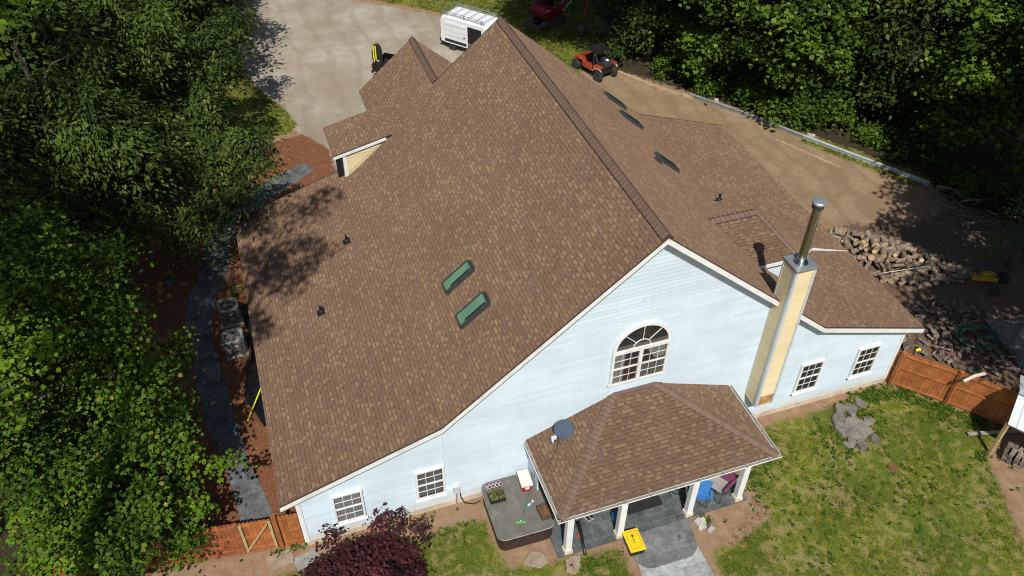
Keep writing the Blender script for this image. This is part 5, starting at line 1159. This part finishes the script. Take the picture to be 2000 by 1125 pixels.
cB = clumps_ell(rsT, (-6.4, 16.6, 8.2), (3.9, 4.2, 5.2), 46, .8, 1.4) + [(1.6, 17.1, 7.5, .75), (1.2, 17.9, 7.3, .8), (1.2, 16.5, 6.6, .6), (.1, 15.3, 5.8, .6), (.9, 17.4, 7.2, .8), (.2, 18.4, 6.9, .9), (-.6, 18.9, 6.6, 1.0), (.7, 16.9, 6.4, .7), (-.2, 17.5, 6.3, .9), (-1.2, 17.6, 6.2, 1.0), (-.2, 15.9, 5.6, .7), (-1.0, 16.2, 5.2, .8), (-1.9, 16.4, 5.0, .9), (-1.8, 15.1, 4.2, .6), (-2.6, 15.9, 4.3, .8), (-3.2, 15.3, 3.6, .6), (-2.0, 19.0, 6.8, 1.1), (-3.2, 17.8, 6.2, 1.1), (-4.0, 16.4, 5.2, .9), (-3.0, 19.6, 7.6, 1.1)]
tree('oak_tree', 'drooping-leaved oak reaching from the left towards the front entry roof', (-6.8, 16.8), 13.5, .34, cB, 58, .24, 'long', LF2, 5, .8, limbs=34, tipb=.06)
cC = clumps_ell(rsT, (-10.5, 12.2, 9.5), (3.6, 4.2, 5.5), 44, .9, 1.5)
tree('oak_tree', 'dark oak with hanging leaves at the left edge between the two front trees', (-10.8, 12.4), 14, .34, cC, 50, .25, 'long', LF2, 7, .75, limbs=26, tipb=.05)
cD = clumps_ell(rsT, (-4.6, 27.0, 7.6), (3.2, 4.2, 5.0), 40, .9, 1.5) + [(.4, 26.8, 6.8, .9), (-.5, 27.2, 6.4, 1.0), (1.0, 29.8, 6.8, .9), (.2, 29.4, 6.4, 1.0), (1.9, 31.3, 7.2, .9), (1.0, 31.6, 7.0, 1.0), (-.8, 26.4, 5.6, .9), (-.5, 23.8, 5.7, .8), (-1.4, 24.4, 5.8, 1.0), (-.4, 28.6, 7.6, 1.0)]
tree('oak_tree', 'drooping-leaved oak beside the grass strip left of the gravel drive', (-4.8, 27.2), 12.5, .3, cD, 48, .26, 'long', LF2, 9, .7, limbs=26, tipb=.05)
for i, (x, y, z, rad, lab) in enumerate([(-2.2, 37.5, 8.2, (3.6, 4.4, 5.2), 'dark tree hanging over the far left edge of the gravel drive'), (-10.2, 20.5, 10.5, (4.2, 4.6, 6.0), 'deeply shaded tree behind the oaks at the left edge'),
   (-9.2, 30.5, 8.4, (4.4, 5, 5.6), 'dark tree in the upper left corner woods, nearest the oaks'), (-8.0, 42, 8.0, (5, 5.5, 5.6), 'dark tree at the top left beyond the corner woods'), (-16.5, 25, 9.0, (5, 5.5, 6), 'dark tree on the far left edge of the woods'), (-17, 38, 8.5, (5.5, 6, 6), 'black-green tree filling the very top left corner'), (-1.5, 49.5, 7.5, (4, 4.6, 5), 'dark tree at the top edge where the gravel drive leaves the picture')]):
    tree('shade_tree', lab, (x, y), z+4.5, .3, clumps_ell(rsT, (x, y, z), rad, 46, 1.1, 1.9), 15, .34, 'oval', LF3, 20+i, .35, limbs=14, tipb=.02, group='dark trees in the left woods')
# a tall tree beside the camera, out of the picture; its crown shades the left roof
cT = []
for (sx, sy, sz, r) in ((-.5, 16.2, 3.3, 1.3), (1.2, 15.4, 3.9, 1.3), (2.9, 15.0, 4.4, 1.0), (3.9, 15.4, 4.8, .7), (.2, 13.8, 3.5, 1.2), (1.7, 13.2, 4.0, 1.0), (2.7, 11.6, 4.4, .75), (1.9, 11.0, 4.1, .8), (1.2, 10.4, 3.9, .9), (.1, 11.4, 3.5, 1.1), (-.2, 9.4, 3.4, .9), (-.4, 8.4, 3.3, .6), (.9, 12.2, 3.8, .8), (3.4, 11.4, 4.6, .4), (-1.7, 13.6, 1, .9), (-1.5, 12.2, 1, .7), (-2.2, 14.9, 0, 1.0), (-1.3, 15.6, .5, .9), (-3.2, 13.4, 0, .9), (-3.0, 9.0, 0, .8), (-1.4, 9.2, 0, .5), (-1.6, 7.0, 0, .6), (-2.7, 6.8, 0, .6), (-2.4, 16.9, 0, 1.0)):
    t_ = 14.2+rl.uniform(-.8, 1.6); cT.append((sx-.287*t_, sy-t_, sz+1.391*t_, r*.86))
tree('tall_tree', 'tall slender tree rising beside the camera at the left', (-10.5, -7.5), 24, .38, cT, 34, .22, 'oval', LF4, 41, .2, lean=(6.0, 3.5), limbs=14, flat=.8)
cU = []  # clumps of an unseen tree, added to shade the left woods
for i in range(62):
    t_ = rl.uniform(13, 17); sx, sy, sz = rl.uniform(-14, -4.5), rl.uniform(6, 21), rl.uniform(6, 11); cU.append((sx-.287*t_, sy-t_, sz+1.391*t_, rl.uniform(.7, 1.25)))
tree('tall_tree', 'added unseen tree outside the picture whose crown shades the left woods', (-15, -8.5), 27, .4, cU, 30, .26, 'oval', LF4, 43, .2, lean=(1.5, 4), limbs=12, flat=.8)
# right side woods
LW = LF4
for i, (nm, lab, b, H_, tr, cl, dens, sz, tm, mt, dr, fl) in enumerate([
 ('tulip_tree', 'sunlit leafy tree behind the vine-covered trunk above the guardrail', (35.6, 22.0), 15, .34, clumps_ell(rsT, (34.4, 22.6, 8.6), (3.2, 3.6, 6.2), 70, .8, 1.4)+clumps_ell(rsT, (34.6, 22.0, 2.8), (2.8, 1.8, 2.4), 30, .6, 1.1), 22, .27, 'maple', LF4, .25, .6),
 ('tulip_tree', 'leafy green tree behind the far end of the guardrail', (32.2, 27.6), 14, .32, clumps_ell(rsT, (31.8, 28.0, 7.2), (3.2, 3.6, 5.6), 58, .8, 1.4)+clumps_ell(rsT, (31.8, 27.8, 2.4), (2.4, 1.8, 2.0), 24, .6, 1.1), 21, .28, 'maple', LF4, .25, .6),
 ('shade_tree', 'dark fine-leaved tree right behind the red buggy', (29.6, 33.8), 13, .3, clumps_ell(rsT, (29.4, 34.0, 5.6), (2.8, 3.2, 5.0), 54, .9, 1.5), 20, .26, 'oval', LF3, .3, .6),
 ('tulip_tree', 'lighter leafy tree at the right edge of the picture', (44.0, 12.4), 15, .34, clumps_ell(rsT, (41.8, 12.6, 6.6), (3.4, 3.8, 6.0), 72, .8, 1.4), 20, .26, 'maple', LF4, .3, .6),
 ('shade_tree', 'black-shadowed tree in the dark gap right of the vine trunk', (41.5, 19.5), 15, .36, clumps_ell(rsT, (41.0, 19.4, 6.6), (3.8, 3.6, 6.2), 66, 1.0, 1.7), 17, .3, 'oval', LF3, .35, .6),
 ('shade_tree', 'added tree, its high unseen crown shading the excavator', (29.4, 31.6), 16, .3, clumps_ell(rsT, (23.6, 28.6, 17.6), (4.8, 5.2, 2.0), 84, 1.0, 1.6), 26, .28, 'oval', LF3, .3, .6),  # crown added above the view to throw shade on the excavator
]): tree(nm, lab, b, H_, tr, cl, dens, sz, tm, mt, 60+i, dr, limbs=20, flat=fl, tipb=.04)
for i, (x, y, z, lab) in enumerate([(38.5, 27.5, 8.5, 'dark tree deep in the right woods behind the sunlit leafy tree'), (35.5, 33.5, 8.5, 'dark tree deep in the right woods behind the guardrail end'), (33, 40.5, 8.5, 'dark tree at the top of the right woods beyond the excavator'), (46.5, 22, 8.5, 'dark tree in the upper right woods before the corner'), (44, 31, 8.5, 'dark tree in the upper right woods near the top edge'), (53, 27, 9, 'dark tree in the top right corner'), (51, 16.5, 8.5, 'dark tree on the right edge below the corner'), (40, 38, 8.5, 'dark tree in the middle of the top right woods'), (58, 33, 9, 'farthest dark tree behind the top right corner'), (29, 47, 8, 'dark tree at the top edge behind the excavator')]):
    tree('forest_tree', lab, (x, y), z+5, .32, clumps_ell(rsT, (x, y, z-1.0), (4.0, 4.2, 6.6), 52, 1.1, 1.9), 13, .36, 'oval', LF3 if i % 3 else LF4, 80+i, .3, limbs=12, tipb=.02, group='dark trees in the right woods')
for i, (x, y, cx, cy, z, lab) in enumerate([(37.5, -3.5, 35.0, -1.4, 13.8, 'tall tree right of the picture shading the log heap'), (42.5, 1.0, 39.0, 2.4, 13.5, 'tall tree right of the picture shading the log splitter'), (34.0, -12.0, 31.2, -8.2, 15, 'tall tree right of the picture behind the shed'), (41.0, -8.0, 37.5, -5.4, 13.5, 'tall tree right of the picture shading the tarp'), (44.5, 7.0, 42.0, 7.0, 12.5, 'tall tree right of the picture beside the dirt bank')]):
    rd = 3.3 if i == 2 else 4.2
    tree('tall_tree', lab, (x, y), z+4, .36, clumps_ell(rsT, (cx, cy, z), (rd, rd, 4.2), 17 if i in (2, 3) else 28, 1.0, 1.6), 17, .34, 'oval', LF3, 100+i, .3, limbs=12, lean=((cx-x)*.6, (cy-y)*.6))
tree('conifer', 'feathery light green conifer at the right edge beside the log splitter', (37.3, 4.6), 6.5, .16, [(37.3+math.cos(i*2.4)*(1.5-.19*i/2), 4.6+math.sin(i*2.4)*(1.5-.19*i/2), 1.0+i*.42, .62-.025*i) for i in range(14)], 55, .17, 'long', LFC, 120, .5, limbs=14, flat=.5)
# vine covered trunk, undergrowth
tree('vine_trunk', 'tall grey trunk wrapped in green vines beside the guardrail', (36.9, 20.6), 12, .26, [(36.8+.35*math.cos(i*1.9), 20.4+.35*math.sin(i*1.9)-.2, .5+i*.32, .62-.02*i) for i in range(16)] + clumps_ell(rsT, (36.1, 20.1, 1.2), (1.5, 1.2, 1.3), 22, .45, .8)+clumps_ell(rsT, (35.9, 20.5, 4.6), (1.1, .9, 3.2), 22, .5, .9), 34, .2, 'maple', LFS, 121, .4, limbs=4, flat=.9, bark=mat('grey_bark', (.19, .165, .13), .95, .35, 8, bump=.8))
for i, (x, y, w_, h_, lab) in enumerate([(29.9, 29.2, 1.1, 1.3, 'round bright shrub beside the timber behind the buggy'), (27.4, 32.2, 1.3, 1.9, 'dark shrub right behind the black buggy roof'), (31.6, 26.2, 1.2, 1.2, 'low shrub at the far guardrail end'), (33.4, 24.0, 1.2, 1.5, 'shrub behind the guardrail below the leafy tree'), (34.8, 21.2, 1.1, 1.2, 'shrub left of the vine trunk'), (38.6, 17.6, 1.2, .8, 'low weeds right of the vine trunk'), (39.4, 14.8, 1.3, .7, 'low weeds near the right guardrail end'), (40.2, 17.4, 1.5, 1.4, 'dark shrub in the shadowed gap'), (39.8, 11.2, 1.2, .9, 'dark weeds above the brush pile'), (41.2, 8.2, 1.6, 1.8, 'dark shrub above the log splitter'), (30.6, 31.8, 1.4, 2.2, 'tall dark shrub between the buggy and the leafy tree')]):
    cl = clumps_ell(rsT, (x, y, h_*.5), (w_, w_, h_*.6), 16, .35, .65, -.4); t = thing('shrub', lab, 'shrub', (x, y, 0), 0, None)
    q = MB()
    for j in range(5): a = j*1.25; q.tube([(0, 0, 0), (.2*math.cos(a), .2*math.sin(a), h_*.4), (.5*w_*math.cos(a), .5*w_*math.sin(a), h_*.75)], [.03, .022, .01], 5)
    q.build('stems', BARK, t); foliage('foliage', cl, 30, .19, 'maple' if i % 2 else 'oval', .3, LFS if i not in (1, 7, 9, 10) else LF3, t, 130+i, (x, y, 0))
# japanese maple at the bottom
cJ = clumps_ell(rsT, (1.65, -2.45, .8), (2.05, 1.2, .75), 52, .3, .6, -.3) + [(.9, -.85, 1.2, .28), (.8, -.7, 1.4, .18), (2.6, -.75, 1.3, .3), (2.9, -.6, 1.5, .22), (3.5, -.9, 1.2, .3), (4.0, -1.2, 1.0, .35), (.5, -1.6, .8, .35)]
tree('red_shrub', 'dark maroon bush in front of the left lower windows', (2.35, -1.7), 1.5, .07, cJ, 72, .13, 'maple', LFR, 150, .3, 'shrub', limbs=16, flat=.7)
# brush pile at the right: bare branches, each lying on the dark soil
BR = [MB().tube([(0, 0, .05), (.8, .12, .12), (1.7, -.1, .08), (2.5, .1, .05)], [.05, .045, .03, .015], 6).build('branch', LOGB, None, True), MB().tube([(0, 0, .05), (.6, -.15, .2), (1.3, .05, .16), (1.9, .3, .1)], [.04, .03, .025, .012], 6).build('branch', LOGB, None, True)]
for i in range(34):
    o = BR[i] if i < 2 else BR[i % 2].copy()
    if i >= 2: COL.objects.link(o)
    o.location = (rl.uniform(36.4, 40.5), rl.uniform(7.4, 11.6), rl.uniform(0, .35)); o.rotation_euler = (rl.uniform(0, 6), rl.gauss(0, .1), R(-35)+rl.gauss(0, .6)); tag(o, 'bare grey branch in the brush pile at the end of the guardrail', 'branch', 'branches in the brush pile')
# ------------------------------------------------------------------ grass blades and weeds (too many to count)
def tufts(name, polys, per, hmin, hmax, seed, m, keep=None, blades=5):
    rs = np.random.RandomState(seed); C = []
    for poly in polys:
        P = np.array(poly); lo, hi = P.min(0), P.max(0); lo = np.maximum(lo, (-6, -9.5)); hi = np.minimum(hi, (41, 50)); n = max(1, int(np.maximum(hi-lo, 0).prod()*per))
        q = rs.uniform(lo, hi, (n, 2)); q = q[inside(q[:, 0], q[:, 1], poly)]
        f_ = sum(np.sin(q[:, 0]*a+q[:, 1]*b+c) for a, b, c in [(rs.uniform(-2.2, 2.2), rs.uniform(-2.2, 2.2), rs.uniform(0, 6)) for _ in range(7)])
        C.append(q[(f_+rs.normal(0, 1.2, len(q))) > -.4])
    C = np.concatenate(C); n = len(C); Q = np.repeat(C, blades, 0)+rs.normal(0, .05, (n*blades, 2)); N_ = n*blades
    up = unit(np.stack([rs.normal(0, .55, N_), rs.normal(0, .55, N_), np.ones(N_)], 1)); nn = unit(np.cross(up, rs.normal(size=(N_, 3))))
    return tag(leaf_mesh(name, np.concatenate([Q, np.zeros((N_, 1))], 1), nn, up, rs.uniform(hmin, hmax, N_), np.clip(np.repeat(rs.uniform(.1, .75, n), blades)+rs.normal(0, .1, N_), 0, 1), 'blade', m), None, None, None, 'stuff')
LG = m_leaf('grass_blades', (.035, .062, .008), (.20, .215, .025), (.28, .23, .08), .2)
tag(tufts('lawn_grass', ZONES['grass'][0][:2], 90, .04, .12, 5, LG), 'short patchy lawn grass around the back of the house', 'grass')
tag(tufts('rough_grass', ZONES['grass'][0][2:], 60, .06, .2, 6, LG), 'rough grass along the drive and the wood edge', 'grass')
def weeds(name, spots, seed, m):
    rs = np.random.RandomState(seed); C = []
    for x, y, rx, ry, n in spots: C.append(np.stack([x+rs.normal(0, rx, n), y+rs.normal(0, ry, n)], 1))
    C = np.concatenate(C); n = len(C); k = 9; Q = np.repeat(C, k, 0)+rs.normal(0, .035, (n*k, 2)); N_ = n*k; ang = rs.uniform(0, 6.28, N_); el = rs.uniform(.25, 1.1, N_)
    ax = np.stack([np.cos(ang)*np.cos(el), np.sin(ang)*np.cos(el), np.sin(el)], 1); nn = unit(np.stack([-np.cos(ang)*np.sin(el), -np.sin(ang)*np.sin(el), np.cos(el)], 1))
    return tag(leaf_mesh(name, np.concatenate([Q, np.full((N_, 1), .02)], 1), nn, ax, rs.uniform(.05, .13, N_), np.clip(rs.normal(.3, .2, N_), 0, .8), 'oval', m), None, None, None, 'stuff')
tag(weeds('weeds', [(24.9, -.6, .6, .25, 130), (26.4, -1.0, .35, .35, 80), (27.3, -2.2, .5, .4, 110), (28.4, -3.4, .4, .4, 90), (23.9, -1.5, .5, .5, 60), (21.8, -2.3, .4, .6, 50), (26.5, 1.2, .4, .8, 110), (14.75, -3.85, .15, .12, 14), (17.4, -3.2, .2, .3, 20), (18.4, -2.0, .6, .6, 60), (-.6, .0, .5, .1, 20), (1.2, -1.0, .5, .2, 20), (5.2, -1.2, .7, .4, 40), (9.9, -4.2, .5, .15, 24), (20, -4.5, 2.4, 1.2, 90), (24, -5.5, 1.8, 1.0, 80), (17.8, -7, 1.2, 1.2, 50), (27.2, -4.9, .3, .2, 20)], 9, LFS), 'leafy green weeds along the fence, walls and walk', 'weeds')
